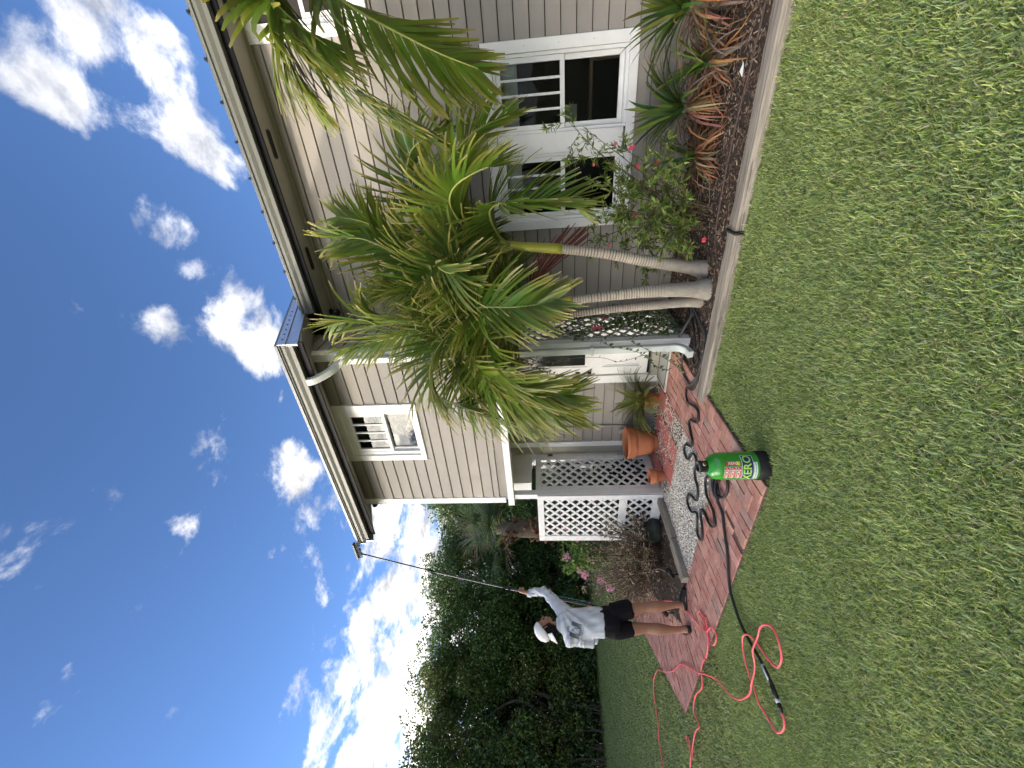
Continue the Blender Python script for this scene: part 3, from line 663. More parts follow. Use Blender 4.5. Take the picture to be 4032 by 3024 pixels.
# grass: tufts of broad blades scattered over the lawn
M['grass'] = mat('grass_blades', (1, 1, 1), .5, .10, 2.5, attr=True, trans=.4, spec=.3, objrand=.22)
def tuft(seed, n, hmin, hmax, spread, wmin, wmax):
    rg = random.Random(seed); V = []; Fs = []; Cs = []
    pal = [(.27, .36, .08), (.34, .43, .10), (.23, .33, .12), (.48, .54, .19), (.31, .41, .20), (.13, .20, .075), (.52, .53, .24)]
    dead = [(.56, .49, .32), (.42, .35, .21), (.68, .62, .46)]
    for b in range(n):
        a = rg.uniform(0, 6.28); r = spread * math.sqrt(rg.random()); bx, by = r * math.cos(a), r * math.sin(a)
        isd = rg.random() < .20; h = rg.uniform(hmin, hmax) * (.7 if isd else 1); w = rg.uniform(wmin, wmax)
        la = rg.uniform(0, 6.28); lean = rg.uniform(.1, .8) * (1.5 if isd else 1); side = (-math.sin(la), math.cos(la)); c = rg.choice(dead if isd else pal); o = len(V)
        x, y, z = bx, by, 0.0; ang = rg.uniform(.35, 1.35)
        for k in range(4):
            t = k / 3; ww = w * (1, 1, .85, .12)[k] / 2
            V += [(x - side[0] * ww, y - side[1] * ww, z), (x + side[0] * ww, y + side[1] * ww, z)]
            f = .48 + .92 * t; Cs += [tuple(q * f for q in c)] * 2  # base darkened and tip lifted, painting in the shade between blades
            st = h / 3; ang2 = ang + lean * t; x += math.cos(la) * math.sin(ang2) * st; y += math.sin(la) * math.sin(ang2) * st; z += max(math.cos(ang2), -.1) * st
        Fs += [(o + 2 * k, o + 2 * k + 1, o + 2 * k + 3, o + 2 * k + 2) for k in range(3)]
    return link_hidden(np_mesh('tuft', np.array(V), np.array(Fs), np.array(Cs)))
TUFTS = bpy.data.collections.new('grass_tufts')
def link_hidden(me):
    me.materials.append(M['grass']); o = bpy.data.objects.new('tuft', me); return o
near_c = bpy.data.collections.new('tufts_near'); far_c = bpy.data.collections.new('tufts_far')
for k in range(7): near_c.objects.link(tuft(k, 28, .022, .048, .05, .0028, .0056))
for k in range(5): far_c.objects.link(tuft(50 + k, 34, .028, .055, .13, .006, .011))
def grass_obj(name, V, F, coll, density, seed, lab):
    me = bpy.data.meshes.new(name); me.from_pydata(V, [], F); me.materials.append(M['lawn'])
    o = link(name, me, None, None, 'stuff'); tag(o, lab, 'grass')
    ng = bpy.data.node_groups.new(name, 'GeometryNodeTree'); ng.interface.new_socket('Geometry', in_out='INPUT', socket_type='NodeSocketGeometry'); ng.interface.new_socket('Geometry', in_out='OUTPUT', socket_type='NodeSocketGeometry')
    N = ng.nodes; L = ng.links; gi = N.new('NodeGroupInput'); go = N.new('NodeGroupOutput')
    dp = N.new('GeometryNodeDistributePointsOnFaces'); dp.inputs['Density'].default_value = density; dp.inputs['Seed'].default_value = seed
    # thin patches and thicker patches
    ip = N.new('GeometryNodeInstanceOnPoints'); ci = N.new('GeometryNodeCollectionInfo'); ci.inputs[0].default_value = coll; ci.inputs['Separate Children'].default_value = True
    ip.inputs['Pick Instance'].default_value = True
    rv = N.new('FunctionNodeRandomValue'); rv.data_type = 'FLOAT_VECTOR'; rv.inputs[0].default_value = (-.12, -.12, 0); rv.inputs[1].default_value = (.12, .12, 6.283)
    rs = N.new('FunctionNodeRandomValue'); rs.data_type = 'FLOAT'; rs.inputs[2].default_value = .65; rs.inputs[3].default_value = 1.35
    L.new(gi.outputs[0], dp.inputs['Mesh']); L.new(dp.outputs['Points'], ip.inputs['Points']); L.new(ci.outputs[0], ip.inputs['Instance'])
    L.new(rv.outputs[0], ip.inputs['Rotation']); L.new(rs.outputs[1], ip.inputs['Scale']); L.new(ip.outputs[0], go.inputs[0])
    md = o.modifiers.new('scatter', 'NODES'); md.node_group = ng; return o
# lawn regions as cells of a grid, kept where grass grows and where the view goes
def lawn_cells(x0, x1, y0, y1, st, test):
    V = []; F = []; nx = int(round((x1 - x0) / st)); ny = int(round((y1 - y0) / st))
    for i in range(nx):
        for j in range(ny):
            x, y = x0 + i * st, y0 + j * st; c = (x + st / 2, y + st / 2)
            if test(*c): o = len(V); V += [(x, y, -.03), (x + st, y, -.03), (x + st, y + st, -.03), (x, y + st, -.03)]; F.append((o, o + 1, o + 2, o + 3))
    return V, F
fw = Vector((-.524, .852))
def in_view(x, y, m=.62):
    d = Vector((x, y)); f_ = d.dot(fw); s_ = d.x * fw.y - d.y * fw.x
    return f_ > .55 and abs(s_) < f_ * 1.04 + m
def bare(x, y):
    if -2.325 + .02 > x and y > 2.205 and x > -6.24 and y < 5.2: return True      # path and beds
    if y > 3.405 and x > -2.42: return True
    if x <= -6.24 and y > 2.2:
        # diagonal edge of the path from (-6.24,2.22) to (-8.9,5.32)
        t = (y - 2.22) / (5.32 - 2.22); xe = -6.24 + t * (-8.9 + 6.24)
        if x > xe - .10 and y < 6.5: return True
    if x > -7.7 and y > 5.0: return True
    return False
V_, F_ = lawn_cells(-6.5, 5.0, .3, 3.45, .05, lambda x, y: in_view(x, y) and not bare(x, y) and math.hypot(x, y) < 5.0)
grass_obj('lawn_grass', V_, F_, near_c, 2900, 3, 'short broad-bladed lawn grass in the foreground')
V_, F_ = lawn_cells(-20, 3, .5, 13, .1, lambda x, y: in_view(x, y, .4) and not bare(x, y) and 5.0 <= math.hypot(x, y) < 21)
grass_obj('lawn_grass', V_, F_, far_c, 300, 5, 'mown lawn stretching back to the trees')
FR = {'trunkA': [(-1.246, 4.02, -0.004), (-1.181, 4.02, 0.298), (-1.124, 4.02, 0.591), (-1.035, 4.02, 0.964), (-0.963, 4.02, 1.394), (-0.903, 4.02, 1.85), (-0.861, 4.02, 1.994)], 'trunkB': [(-1.386, 3.86, -0.005), (-1.374, 3.86, 0.447), (-1.393, 3.86, 0.838), (-1.431, 3.86, 1.305), (-1.464, 3.86, 1.619)], 'trunkC': [(-1.54, 3.98, -0.007), (-1.569, 3.98, 0.53), (-1.591, 3.98, 0.944), (-1.631, 3.98, 1.316), (-1.662, 3.98, 1.611)], 'A': [[(-0.903, 4.02, 1.879), (-0.806, 3.95, 2.144), (-0.689, 3.85, 2.266), (-0.526, 3.7, 2.327), (-0.402, 3.6, 2.329), (-0.294, 3.5, 2.241), (-0.21, 3.42, 2.061), (-0.163, 3.4, 1.873)], [(-0.903, 4.02, 1.879), (-0.886, 4.1, 2.29), (-0.681, 4.2, 2.558), (-0.461, 4.3, 2.763), (-0.264, 4.35, 2.861), (-0.065, 4.35, 2.795), (0.023, 4.3, 2.649), (0.071, 4.25, 2.443)], [(-0.913, 4.02, 1.88), (-0.76, 3.85, 1.979), (-0.57, 3.65, 2.014), (-0.473, 3.5, 1.973), (-0.438, 3.4, 1.851), (-0.427, 3.35, 1.663), (-0.432, 3.3, 1.438), (-0.47, 3.3, 1.275)], [(-0.903, 4.02, 1.879), (-0.895, 4.05, 2.284), (-0.881, 4.1, 2.694), (-0.774, 4.05, 3.003), (-0.593, 3.95, 3.222), (-0.519, 3.9, 3.432)], [(-0.903, 4.02, 1.879), (-0.921, 4.0, 2.28), (-1.035, 4.0, 2.658), (-1.01, 3.95, 2.844), (-0.851, 3.9, 3.035), (-0.715, 3.85, 3.257), (-0.698, 3.85, 3.524)], [(-0.903, 4.02, 1.879), (-0.864, 3.8, 2.133), (-0.855, 3.6, 2.359), (-0.894, 3.45, 2.478), (-0.941, 3.35, 2.362), (-0.888, 3.3, 2.178), (-0.833, 3.3, 2.007)], [(-0.903, 4.02, 1.879), (-0.842, 4.15, 2.251), (-0.646, 4.3, 2.491), (-0.427, 4.35, 2.546), (-0.205, 4.35, 2.47), (-0.02, 4.3, 2.281), (0.089, 4.25, 2.077), (0.157, 4.2, 1.818)], [(-0.903, 4.02, 1.879), (-1.007, 4.2, 2.32), (-1.263, 4.3, 2.765), (-1.352, 4.35, 3.065), (-1.321, 4.3, 3.319), (-1.425, 4.3, 3.53)], [(-0.913, 4.02, 1.88), (-1.015, 4.1, 2.103), (-1.157, 4.15, 2.332), (-1.291, 4.1, 2.3), (-1.373, 4.05, 2.072)]], 'B': [[(-1.469, 3.86, 1.553), (-1.44, 3.7, 1.822), (-1.382, 3.5, 2.066), (-1.249, 3.3, 2.17), (-1.204, 3.2, 2.04), (-1.195, 3.15, 1.844), (-1.167, 3.1, 1.654), (-1.135, 3.1, 1.488)], [(-1.481, 3.86, 1.553), (-1.524, 3.8, 2.132), (-1.51, 3.75, 2.708), (-1.508, 3.7, 3.049), (-1.482, 3.6, 3.198), (-1.373, 3.5, 3.317), (-1.394, 3.5, 3.607)], [(-1.469, 3.86, 1.553), (-1.397, 3.95, 2.134), (-1.339, 4.0, 2.612), (-1.295, 4.0, 2.968), (-1.318, 3.9, 3.235), (-1.377, 3.85, 3.402)], [(-1.481, 3.86, 1.553), (-1.321, 3.7, 1.88), (-1.137, 3.6, 2.178), (-1.035, 3.5, 2.308), (-1.068, 3.4, 2.246), (-1.144, 3.35, 2.048)]], 'C': [[(-1.617, 3.98, 1.518), (-1.542, 3.8, 2.017), (-1.478, 3.6, 2.353), (-1.564, 3.5, 2.494), (-1.661, 3.4, 2.602), (-1.792, 3.35, 2.681), (-1.915, 3.3, 2.698), (-2.074, 3.3, 2.675), (-2.2, 3.3, 2.58), (-2.258, 3.3, 2.355)], [(-1.63, 3.98, 1.519), (-1.598, 3.8, 1.905), (-1.623, 3.6, 2.1), (-1.697, 3.45, 2.132), (-1.792, 3.35, 2.126), (-1.942, 3.3, 2.081), (-2.031, 3.25, 1.975), (-2.084, 3.2, 1.802), (-2.119, 3.2, 1.586), (-2.102, 3.2, 1.358)], [(-1.63, 3.98, 1.519), (-1.68, 3.95, 2.04), (-1.783, 3.8, 2.304), (-1.912, 3.7, 2.464), (-2.047, 3.6, 2.494), (-2.273, 3.55, 2.442), (-2.482, 3.5, 2.263), (-2.662, 3.5, 1.968), (-2.768, 3.5, 1.622)], [(-1.617, 3.98, 1.518), (-1.695, 4.0, 2.169), (-1.722, 3.95, 2.791), (-1.748, 3.9, 3.163), (-1.779, 3.85, 3.435), (-1.808, 3.8, 3.744)], [(-1.617, 3.98, 1.518), (-1.631, 4.1, 2.172), (-1.78, 4.1, 2.704), (-1.935, 4.0, 2.893), (-2.084, 3.9, 2.91), (-2.204, 3.9, 2.867)]], 'Dp': [[(1.456, 3.9, 3.477), (1.115, 3.75, 3.431), (0.845, 3.6, 3.333), (0.675, 3.6, 3.217), (0.533, 3.65, 3.104), (0.373, 3.7, 2.886), (0.218, 3.75, 2.647), (0.053, 3.8, 2.401)], [(1.456, 3.9, 3.477), (1.178, 3.8, 3.237), (0.949, 3.7, 2.992), (0.812, 3.7, 2.796), (0.681, 3.75, 2.544), (0.559, 3.8, 2.292), (0.453, 3.85, 2.021)], [(1.456, 3.9, 3.477), (1.163, 3.9, 3.544), (0.921, 3.85, 3.489), (0.765, 3.8, 3.469), (0.577, 3.8, 3.433), (0.326, 3.85, 3.299)], [(1.456, 3.9, 3.477), (1.135, 3.6, 3.368), (0.892, 3.4, 3.264), (0.783, 3.35, 3.177), (0.685, 3.3, 3.059), (0.585, 3.3, 2.927)]], 'crownD': [(1.456, 3.9, 3.477)], 'stalk': [(-1.433, 4.1, 1.701), (-1.374, 4.2, 1.806), (-1.33, 4.3, 1.612), (-1.476, 4.4, 1.174)]}
# ================================================================== plants
M['leaf'] = mat('palm_leaf', (1, 1, 1), .42, .10, 9, attr=True, trans=.36, spec=.4)
M['tleaf'] = mat('tree_leaf', (1, 1, 1), .45, .2, 1.2, attr=True, trans=.22, spec=.45)
M['rachis'] = mat('palm_rachis', (.24, .27, .06), .5, .15, 12)
M['shaft'] = mat('crownshaft', (.30, .33, .05), .4, .15, 7, col2=(.42, .38, .04), stretch=(1, 1, .4))
M['ptrunk'] = mat('palm_trunk', (1, 1, 1), .85, .22, 16, .5, 50, attr=True, dirt=((.16, .14, .12), 8, .56, .8))
M['bark'] = mat('tree_bark', (.13, .11, .085), .9, .3, 9, .5, 30)
M['deadleaf'] = mat('dry_leaf', (1, 1, 1), .8, .2, 14, attr=True)
M['petal'] = mat('petals', (1, 1, 1), .5, .12, 30, attr=True, trans=.25)
GRN = [(.070, .135, .016), (.098, .172, .018), (.048, .102, .018), (.125, .20, .020), (.066, .12, .022)]

def frond(parent, pts, seed, Lmax=.46, n=46, wid=.021, yellow=.3, droop=.8, petiole=.14, tint=None, twist=0.0):
    rg = random.Random(seed); c = catmull(pts, 14); m = len(c)
    cum = [0]
    for i in range(1, m): cum.append(cum[-1] + (c[i] - c[i - 1]).length)
    tot = cum[-1]
    def at(s):
        for i in range(1, m):
            if cum[i] >= s: t = (s - cum[i - 1]) / max(cum[i] - cum[i - 1], 1e-9); return c[i - 1].lerp(c[i], t), (c[i] - c[i - 1]).normalized()
        return c[-1], (c[-1] - c[-2]).normalized()
    rad = [.013 * (1 - .8 * cum[i] / tot) + .002 for i in range(m)]
    MB().tube(c, rad, 6).build('rachis', M['rachis'], parent, True)
    V = []; F = []; Cs = []
    base = tint or rg.choice(GRN)
    up0 = Vector((0, 0, 1))
    for k in range(n):
        s = petiole + (1 - petiole) * (k + .5) / n; p, t = at(s * tot)
        side = t.cross(up0)
        if side.length < .25: side = t.cross(Vector((rg.uniform(-.2, .2) + .2, -1, 0)))
        side.normalize(); nrm = side.cross(t).normalized()
        if nrm.z < 0 and abs(t.z) < .8: nrm = -nrm
        tq = twist * min(1, max(0, (s - petiole) * 3)); side, nrm = side * math.cos(tq) + nrm * math.sin(tq), nrm * math.cos(tq) - side * math.sin(tq)
        q = (s - petiole) / (1 - petiole); L = Lmax * (.45 + .75 * math.sin(math.pi * min(1, .12 + .8 * q)) ** .8) * (1 - .35 * q * q)
        for sg in (-1, 1):
            al = R(62 - 36 * q + rg.uniform(-7, 7)); d = (t * math.cos(al) + side * (sg * math.sin(al)) + nrm * rg.uniform(.10, .38)).normalized()
            ll = L * rg.uniform(.82, 1.1); w = wid * rg.uniform(.8, 1.2); o = len(V); pos = p.copy(); dr = droop * rg.uniform(.6, 1.5)
            tw = rg.uniform(-.7, .7); ycol = rg.random() < yellow; cc = tuple(x * rg.uniform(.8, 1.25) for x in base)
            segs = 5
            for j in range(segs + 1):
                u = j / segs; ww = w * (.35, 1, 1, .85, .62, .34)[j] / 2
                wdir = d.cross(nrm); wdir = wdir.normalized() if wdir.length > .01 else side
                wdir = (wdir * math.cos(tw * u) + nrm * math.sin(tw * u)).normalized()
                V += [pos - wdir * ww, pos + wdir * ww]
                y = u ** 2.2 * (1.0 if ycol else .35); col = tuple(a * (1 - y) + b * y for a, b in zip(cc, (.34, .30, .06)))
                if u > .9 and rg.random() < .5: col = (.42, .36, .18)
                Cs += [col, col]
                pos = pos + d * (ll / segs); d = (d + Vector((0, 0, -1)) * dr * .28 * (u + .2)).normalized()
            F += [(o + 2 * j, o + 2 * j + 1, o + 2 * j + 3, o + 2 * j + 2) for j in range(segs)]
    me = np_mesh('leaflets', np.array([v[:] for v in V]), np.array(F), np.array(Cs), True)
    return link('leaflets', me, M['leaf'], parent)
def arc(c, az, rise, reach, drop, j=0):
    """an arching frond from crown point c towards azimuth az"""
    c = Vector(c); d = Vector((math.cos(az), math.sin(az), 0)); s = Vector((-d.y, d.x, 0)) * j
    return [c, c + d * reach * .16 + Vector((0, 0, rise * .55)), c + d * reach * .42 + Vector((0, 0, rise * .95)) + s * .3, c + d * reach * .7 + Vector((0, 0, rise * .85)) + s * .7, c + d * reach * .92 + Vector((0, 0, rise * .85 - drop * .5)) + s, c + d * reach + Vector((0, 0, rise * .85 - drop)) + s * 1.1]
def palm(lab, trunk, fronds, r0, r1, seed, shaft_from, Lmax=.46, group=None, yel=.4, wid=.025, shaft_r=.045, brown=None, tw=()):
    t = thing('palm_tree', lab, 'palm', trunk[0], group)
    n = 90; c = catmull(trunk[:shaft_from + 1], n); m = len(c); rad = []; cols = []
    for i, p in enumerate(c):
        u = i / (m - 1); ring = (p.z * 38 + .5 * math.sin(p.z * 9)) % 1.0
        rr = r0 + (r1 - r0) * min(1, u * 1.1) ** .7 + (.35 * r0 * max(0, .12 - u) / .12); fade = min(1, max(0, (u - .25) * 3))
        rad.append(rr * (1 + (.014 if ring < .25 else 0) * fade))
        g = (.44, .39, .33) if ring > .28 else (.15, .12, .095); b = (.27, .245, .21); cols.append(tuple(b[k] * (1 - fade) + g[k] * fade for k in range(3)))
    MB().tube(c, rad, 16, True, None, cols).build('trunk', M['ptrunk'], t, True)
    sh = catmull(trunk[shaft_from:], 8); k = len(sh)
    MB().tube(sh, [shaft_r * (1.12 - .55 * i / (k - 1)) for i in range(k)], 14).build('crownshaft', brown or M['shaft'], t, True)
    for i, f in enumerate(fronds):
        fr = bpy.data.objects.new('frond', None); COL.objects.link(fr); fr.location = f[0]; fr.empty_display_size = .05; attach(fr, t)
        frond(fr, f, seed + i, Lmax * (1 + .1 * math.sin(i * 2.1)), 64, wid, yel, twist=tw[i] if i < len(tw) else .5 * (-1) ** i)
    return t
FR['A'] += [arc(FR['A'][0][0], R(a), r_, q, d, j) for a, r_, q, d, j in ((75, .85, .6, .5, .1), (130, .9, .7, .6, .1), (200, .95, .7, .5, .1))]
FR['B'] += [arc(FR['B'][0][0], R(a), r_, q, d, j) for a, r_, q, d, j in ((70, .9, .7, .5, 0), (140, 1.0, .8, .6, .1), (10, 1.25, .6, .5, .1))]
FR['C'] += [arc(FR['C'][0][0], R(a), r_, q, d, j) for a, r_, q, d, j in ((205, 1.0, .95, .75, 0), (235, .85, .95, .8, .1), (180, 1.15, .8, .7, -.1), (222, .70, 1.05, .85, 0))]
palm('palm with leaning ringed trunk nearest the double window', FR['trunkA'], FR['A'], .074, .044, 100, 4, .52, yel=.4, tw=(1.0, 1.15, .9, .6, .6, .2, 1.1, .6, .5))
palm('palm with upright ringed trunk standing in front of the lattice', FR['trunkB'], FR['B'], .084, .040, 200, 3, .54, yel=.5, tw=(.1, .9, .8, .5))
palm('slimmer palm behind the upright one, its fronds sweeping toward the door', FR['trunkC'], FR['C'], .055, .034, 300, 3, .62, yel=.5, tw=(.9, .9, .8, .9, .6), brown=mat('brown_crownshaft', (.22, .13, .05), .5, .3, 9))
cd = FR['crownD'][0]
palm('palm beyond the right edge, broad fronds hanging before the upper wall', [(1.9, 4.15, 0), (1.75, 4.05, 1.2), (1.6, 3.98, 2.3), (1.52, 3.93, 3.0), (cd[0], cd[1], cd[2])], FR['Dp'], .08, .05, 400, 3, .60, yel=.45, wid=.034)
# hanging fruit stalk of thin dark red strands
fs = thing('palm_fruit_stalk', 'bunch of thin dark red strands hanging behind the palm trunks', 'fruit stalk', FR['stalk'][0])
sb_ = MB(); rg = random.Random(5); s0 = Vector((-1.40, 4.12, 1.72))
for k in range(30):
    a = -0.9 + 1.8 * k / 29; e = s0 + Vector((.16 + .42 * math.cos(a * .9), .20 + .1 * math.sin(a), -.26 - .40 * math.sin(a * .9 + .6))) ; e += Vector((rg.uniform(-.03, .03), rg.uniform(-.05, .05), rg.uniform(-.05, .03)))
    sb_.tube(catmull([s0, s0.lerp(e, .45) + Vector((0, 0, .06)), e], 4), [.006] * 8 + [.003], 5)
sb_.build('strands', mat('red_strands', (.13, .04, .035), .7, .2, 20), fs)
MB().tube(catmull([(-1.45, 3.98, 1.62), (-1.42, 4.05, 1.74), s0], 5), .014, 8).build('stalk', M['bark'], fs)

# ---- generic leaves
def leaf_arrays(P, D, L, W, Cc, roll=None):
    """rhombic folded leaves: positions P, directions D (unit), lengths, widths, colours"""
    n = len(P); P = np.asarray(P, float); D = np.asarray(D, float); L = np.asarray(L)[:, None]; W = np.asarray(W)[:, None]
    rv = RNG.normal(size=(n, 3)) * .6 + np.array([0, 0, 1.0]); S = np.cross(D, rv); S /= np.linalg.norm(S, axis=1, keepdims=True) + 1e-9; Nn = np.cross(S, D)
    a = P; b = P + D * L * .45 + S * W * .5 + Nn * W * .12; c = P + D * L - Nn * L * .10; d = P + D * L * .45 - S * W * .5 + Nn * W * .12
    V = np.stack([a, b, c, d], 1).reshape(-1, 3); F = np.arange(4 * n).reshape(n, 4); C = np.repeat(np.asarray(Cc), 4, axis=0)
    return V, F, C
def merge(parts):
    o = 0; Vs = []; Fs = []; Cs = []
    for V, F, C in parts: Vs.append(V); Fs.append(F + o); Cs.append(C); o += len(V)
    return np.concatenate(Vs), np.concatenate(Fs), np.concatenate(Cs)
def unit(a): return a / (np.linalg.norm(a, axis=1, keepdims=True) + 1e-9)
def blob_leaves(blobs, n, lmin, lmax, ratio, pal, shell=.55, jit=.35):
    vol = np.array([b[3] * b[4] * b[5] for b in blobs]) ** .75; pr = vol / vol.sum(); idx = RNG.choice(len(blobs), n, p=pr)
    B = np.array(blobs)[idx]; d = unit(RNG.normal(size=(n, 3))); r = (shell + (1 - shell) * RNG.random(n)) [:, None]
    P = B[:, :3] + d * B[:, 3:6] * r; P = P + RNG.normal(size=(n, 3)) * .02
    D = unit(d * .7 + RNG.normal(size=(n, 3)) * jit * 2 + np.array([0, 0, -.15]))
    L = RNG.uniform(lmin, lmax, n); pal = np.array(pal); bc = RNG.uniform(.72, 1.35, len(blobs))[idx][:, None]
    C = pal[RNG.integers(0, len(pal), n)] * RNG.uniform(.7, 1.3, (n, 1)) * bc
    return leaf_arrays(P, D, L, L * ratio, C)

# ---- trees beyond the lawn, plus unseen ones added to block low light
TP = [[(0.078, 0.146, 0.031), (0.108, 0.195, 0.035), (0.062, 0.113, 0.031), (0.146, 0.225, 0.043), (0.088, 0.137, 0.039)], [(0.069, 0.137, 0.043), (0.094, 0.166, 0.051), (0.055, 0.101, 0.039), (0.117, 0.195, 0.058)], [(0.098, 0.166, 0.027), (0.137, 0.215, 0.035), (0.070, 0.121, 0.029), (0.195, 0.244, 0.058), (0.156, 0.117, 0.058)]]
def tree_meshes(seed, pal):
    rg = random.Random(seed); tr = MB(); blobs = []
    for k in range(3):
        x, y = rg.uniform(-.5, .5), rg.uniform(-.5, .5); top = Vector((x + rg.uniform(-.8, .8), y + rg.uniform(-.8, .8), rg.uniform(4.2, 5.4)))
        cc = catmull([(x, y, -.1), (x + rg.uniform(-.3, .3), y + rg.uniform(-.3, .3), 1.5), (x + rg.uniform(-.6, .6), y + rg.uniform(-.6, .6), 3), top], 6)
        tr.tube(cc, [.11 * (1 - .75 * i / (len(cc) - 1)) for i in range(len(cc))], 7)
        for b in range(7):
            p = cc[rg.randrange(5, len(cc))]; a = rg.uniform(0, 6.28); l = rg.uniform(.9, 2.0); e = p + Vector((math.cos(a) * l, math.sin(a) * l, rg.uniform(.1, 1.2)))
            tr.tube(catmull([p, p.lerp(e, .5) + Vector((0, 0, .15)), e], 4), [.035 - .003 * i for i in range(9)], 5); blobs.append((e.x, e.y, e.z, *(rg.uniform(.35, .7) for _ in range(2)), rg.uniform(.3, .55)))
    for k in range(120):
        a = rg.uniform(0, 6.28); z = rg.uniform(.5, 6.3); rr = 2.0 * math.sqrt(max(.10, 1 - ((z - 3.0) / 4.1) ** 2)) * rg.uniform(.55, 1.12)
        s = rg.uniform(.28, .72); blobs.append((rr * math.cos(a), rr * math.sin(a), z, s, s, s * rg.uniform(.55, .9)))
    for k in range(12):
        a = rg.uniform(0, 6.28); r_ = rg.uniform(0, 1.4); s = rg.uniform(.18, .42); blobs.append((r_ * math.cos(a), r_ * math.sin(a), rg.uniform(6.0, 6.9), s, s, s))
    V, F, C = blob_leaves(blobs, 36000, .08, .14, .55, pal)
    return tr.mesh('trunk', True), np_mesh('crown', V, F, C)
TM = [tree_meshes(11 + k, TP[k]) for k in range(3)]
for a, b in TM: a.materials.append(M['bark']); b.materials.append(M['tleaf'])
spots = [(-20.2, 1.6), (-19.6, 4.3), (-18.6, 6.6), (-17.9, 8.9), (-17.6, 11.2), (-15.9, 13.1), (-13.6, 14.4), (-11.0, 15.2), (-22.6, 3.2), (-21.4, 6.4), (-20.6, 9.6), (-19.4, 12.6), (-17.2, 15.2), (-14.2, 16.8),
         (-20.2, -1.2), (-20.0, -4.0), (-19.4, -6.8), (-18.6, -9.6), (-22.8, -2.6), (-22.4, -5.6), (-17.2, -12.4), (-15.2, -15.0), (-12.0, 12.6), (-9.0, 13.4)]
for i, (x, y) in enumerate(spots):
    back = i in (8, 9, 10, 11, 12, 13)
    lab = 'leafy dark green tree in the dense row beyond the lawn'
    t = thing('tree', lab, 'tree', (x, y, 0), 'trees in the dense row beyond the lawn')
    a, b = TM[i % 3]; s = random.uniform(.96, 1.10) * (1.12 if back else 1.0) * (1.22 if y < 2.5 else 1.0); rz = random.uniform(0, 6.28)  # out-of-view trees enlarged to hold low light off the bay wall
    for me, nm in ((a, 'trunk'), (b, 'crown')):
        o = link(nm, me, None); o.location = (x, y, 0); o.rotation_euler = (0, 0, rz); o.scale = (s, s, s * random.uniform(.92, 1.08)); attach(o, t)
# undergrowth at the foot of the trees
UB = []
for k in range(260):
    u = random.random(); x = -18.6 + 7.5 * u ** 1.6; y = -1 + 15.5 * u
    ex = [(-20.4, -3), (-19.0, 4.86), (-17.7, 6.2), (-17.2, 7.25), (-17.0, 8.1), (-17.3, 9.8), (-15.8, 12.0), (-13, 13.4), (-9, 14.2)]
    i = random.randrange(len(ex) - 1); t_ = random.random(); x = ex[i][0] + (ex[i + 1][0] - ex[i][0]) * t_ - random.uniform(0, 1.2); y = ex[i][1] + (ex[i + 1][1] - ex[i][1]) * t_ + random.uniform(-.3, .5)
    s = random.uniform(.25, .6); UB.append((x, y, random.uniform(.1, 1.5), s, s, s * .8))
for k in range(420):
    i = random.randrange(len(ex) - 1); t_ = random.random(); x = ex[i][0] + (ex[i + 1][0] - ex[i][0]) * t_ - random.uniform(1.2, 3.4); y = ex[i][1] + (ex[i + 1][1] - ex[i][1]) * t_ + random.uniform(0, 2.4)
    s = random.uniform(.4, .8); UB.append((x, y, random.uniform(.2, 4.6), s, s, s * .9))
for k in range(200):
    i = random.randrange(len(ex) - 1); t_ = random.random(); x = ex[i][0] + (ex[i + 1][0] - ex[i][0]) * t_ - random.uniform(-.1, 1.6); y = ex[i][1] + (ex[i + 1][1] - ex[i][1]) * t_ + random.uniform(0, .9)
    s = random.uniform(.3, .5); UB.append((x, y, random.uniform(.0, .8), s, s, s * .9))
V, F, C = blob_leaves(UB, 110000, .09, .16, .55, TP[1], .2)
tag(link('undergrowth', np_mesh('undergrowth', V, F, C * .9), M['tleaf'], None, 'stuff'), 'dark undergrowth at the foot of the tree row', 'undergrowth')
rt = MB(); rg = random.Random(77)
for k in range(22):
    y = rg.uniform(3.6, 6.6); x = -18.9 + (y - 3.6) * .42 + rg.uniform(-.2, .5); h = rg.uniform(.7, 1.9); a = rg.uniform(-.5, .5)
    rt.tube(catmull([(x, y, 0), (x + rg.uniform(-.1, .2), y + a * .4, h * .6), (x + rg.uniform(-.3, .3), y + a, h)], 4), [.022, .02, .02, .018, .016, .014, .012, .01, .008], 5)
tag(rt.build('bare_branches', mat('bare_wood', (.10, .085, .07), .9, .2, 10), None, kind='stuff'), 'tangle of bare grey branches under the trees at the lawn edge', 'branches')

# ---- fan palm behind the lattice screen
fp = thing('fan_palm', 'fan palm with shaggy red-brown boots behind the lattice screen', 'palm', (-8.2, 6.5, 0))
MB().tube([(-8.2, 6.5, -.1), (-8.2, 6.5, 1.5), (-8.15, 6.5, 2.3), (-8.12, 6.48, 2.9)], [.17, .16, .20, .12], 14).build('trunk', M['bark'], fp, True)
bo = MB(); rg = random.Random(3)
for k in range(90):
    a = rg.uniform(0, 6.28); z = rg.uniform(1.3, 2.75); r_ = .17; p = Vector((-8.17 + r_ * math.cos(a), 6.5 + r_ * math.sin(a), z)); e = p + Vector((math.cos(a) * rg.uniform(.05, .20), math.sin(a) * rg.uniform(.05, .20), rg.uniform(-.12, .28)))
    bo.bar(p, e, .07, .02, (math.cos(a), math.sin(a), .3), rg.choice([(.22, .075, .04), (.17, .06, .035), (.28, .12, .07), (.30, .24, .18)]))
bo.build('leaf_boots', M['deadleaf'], fp)
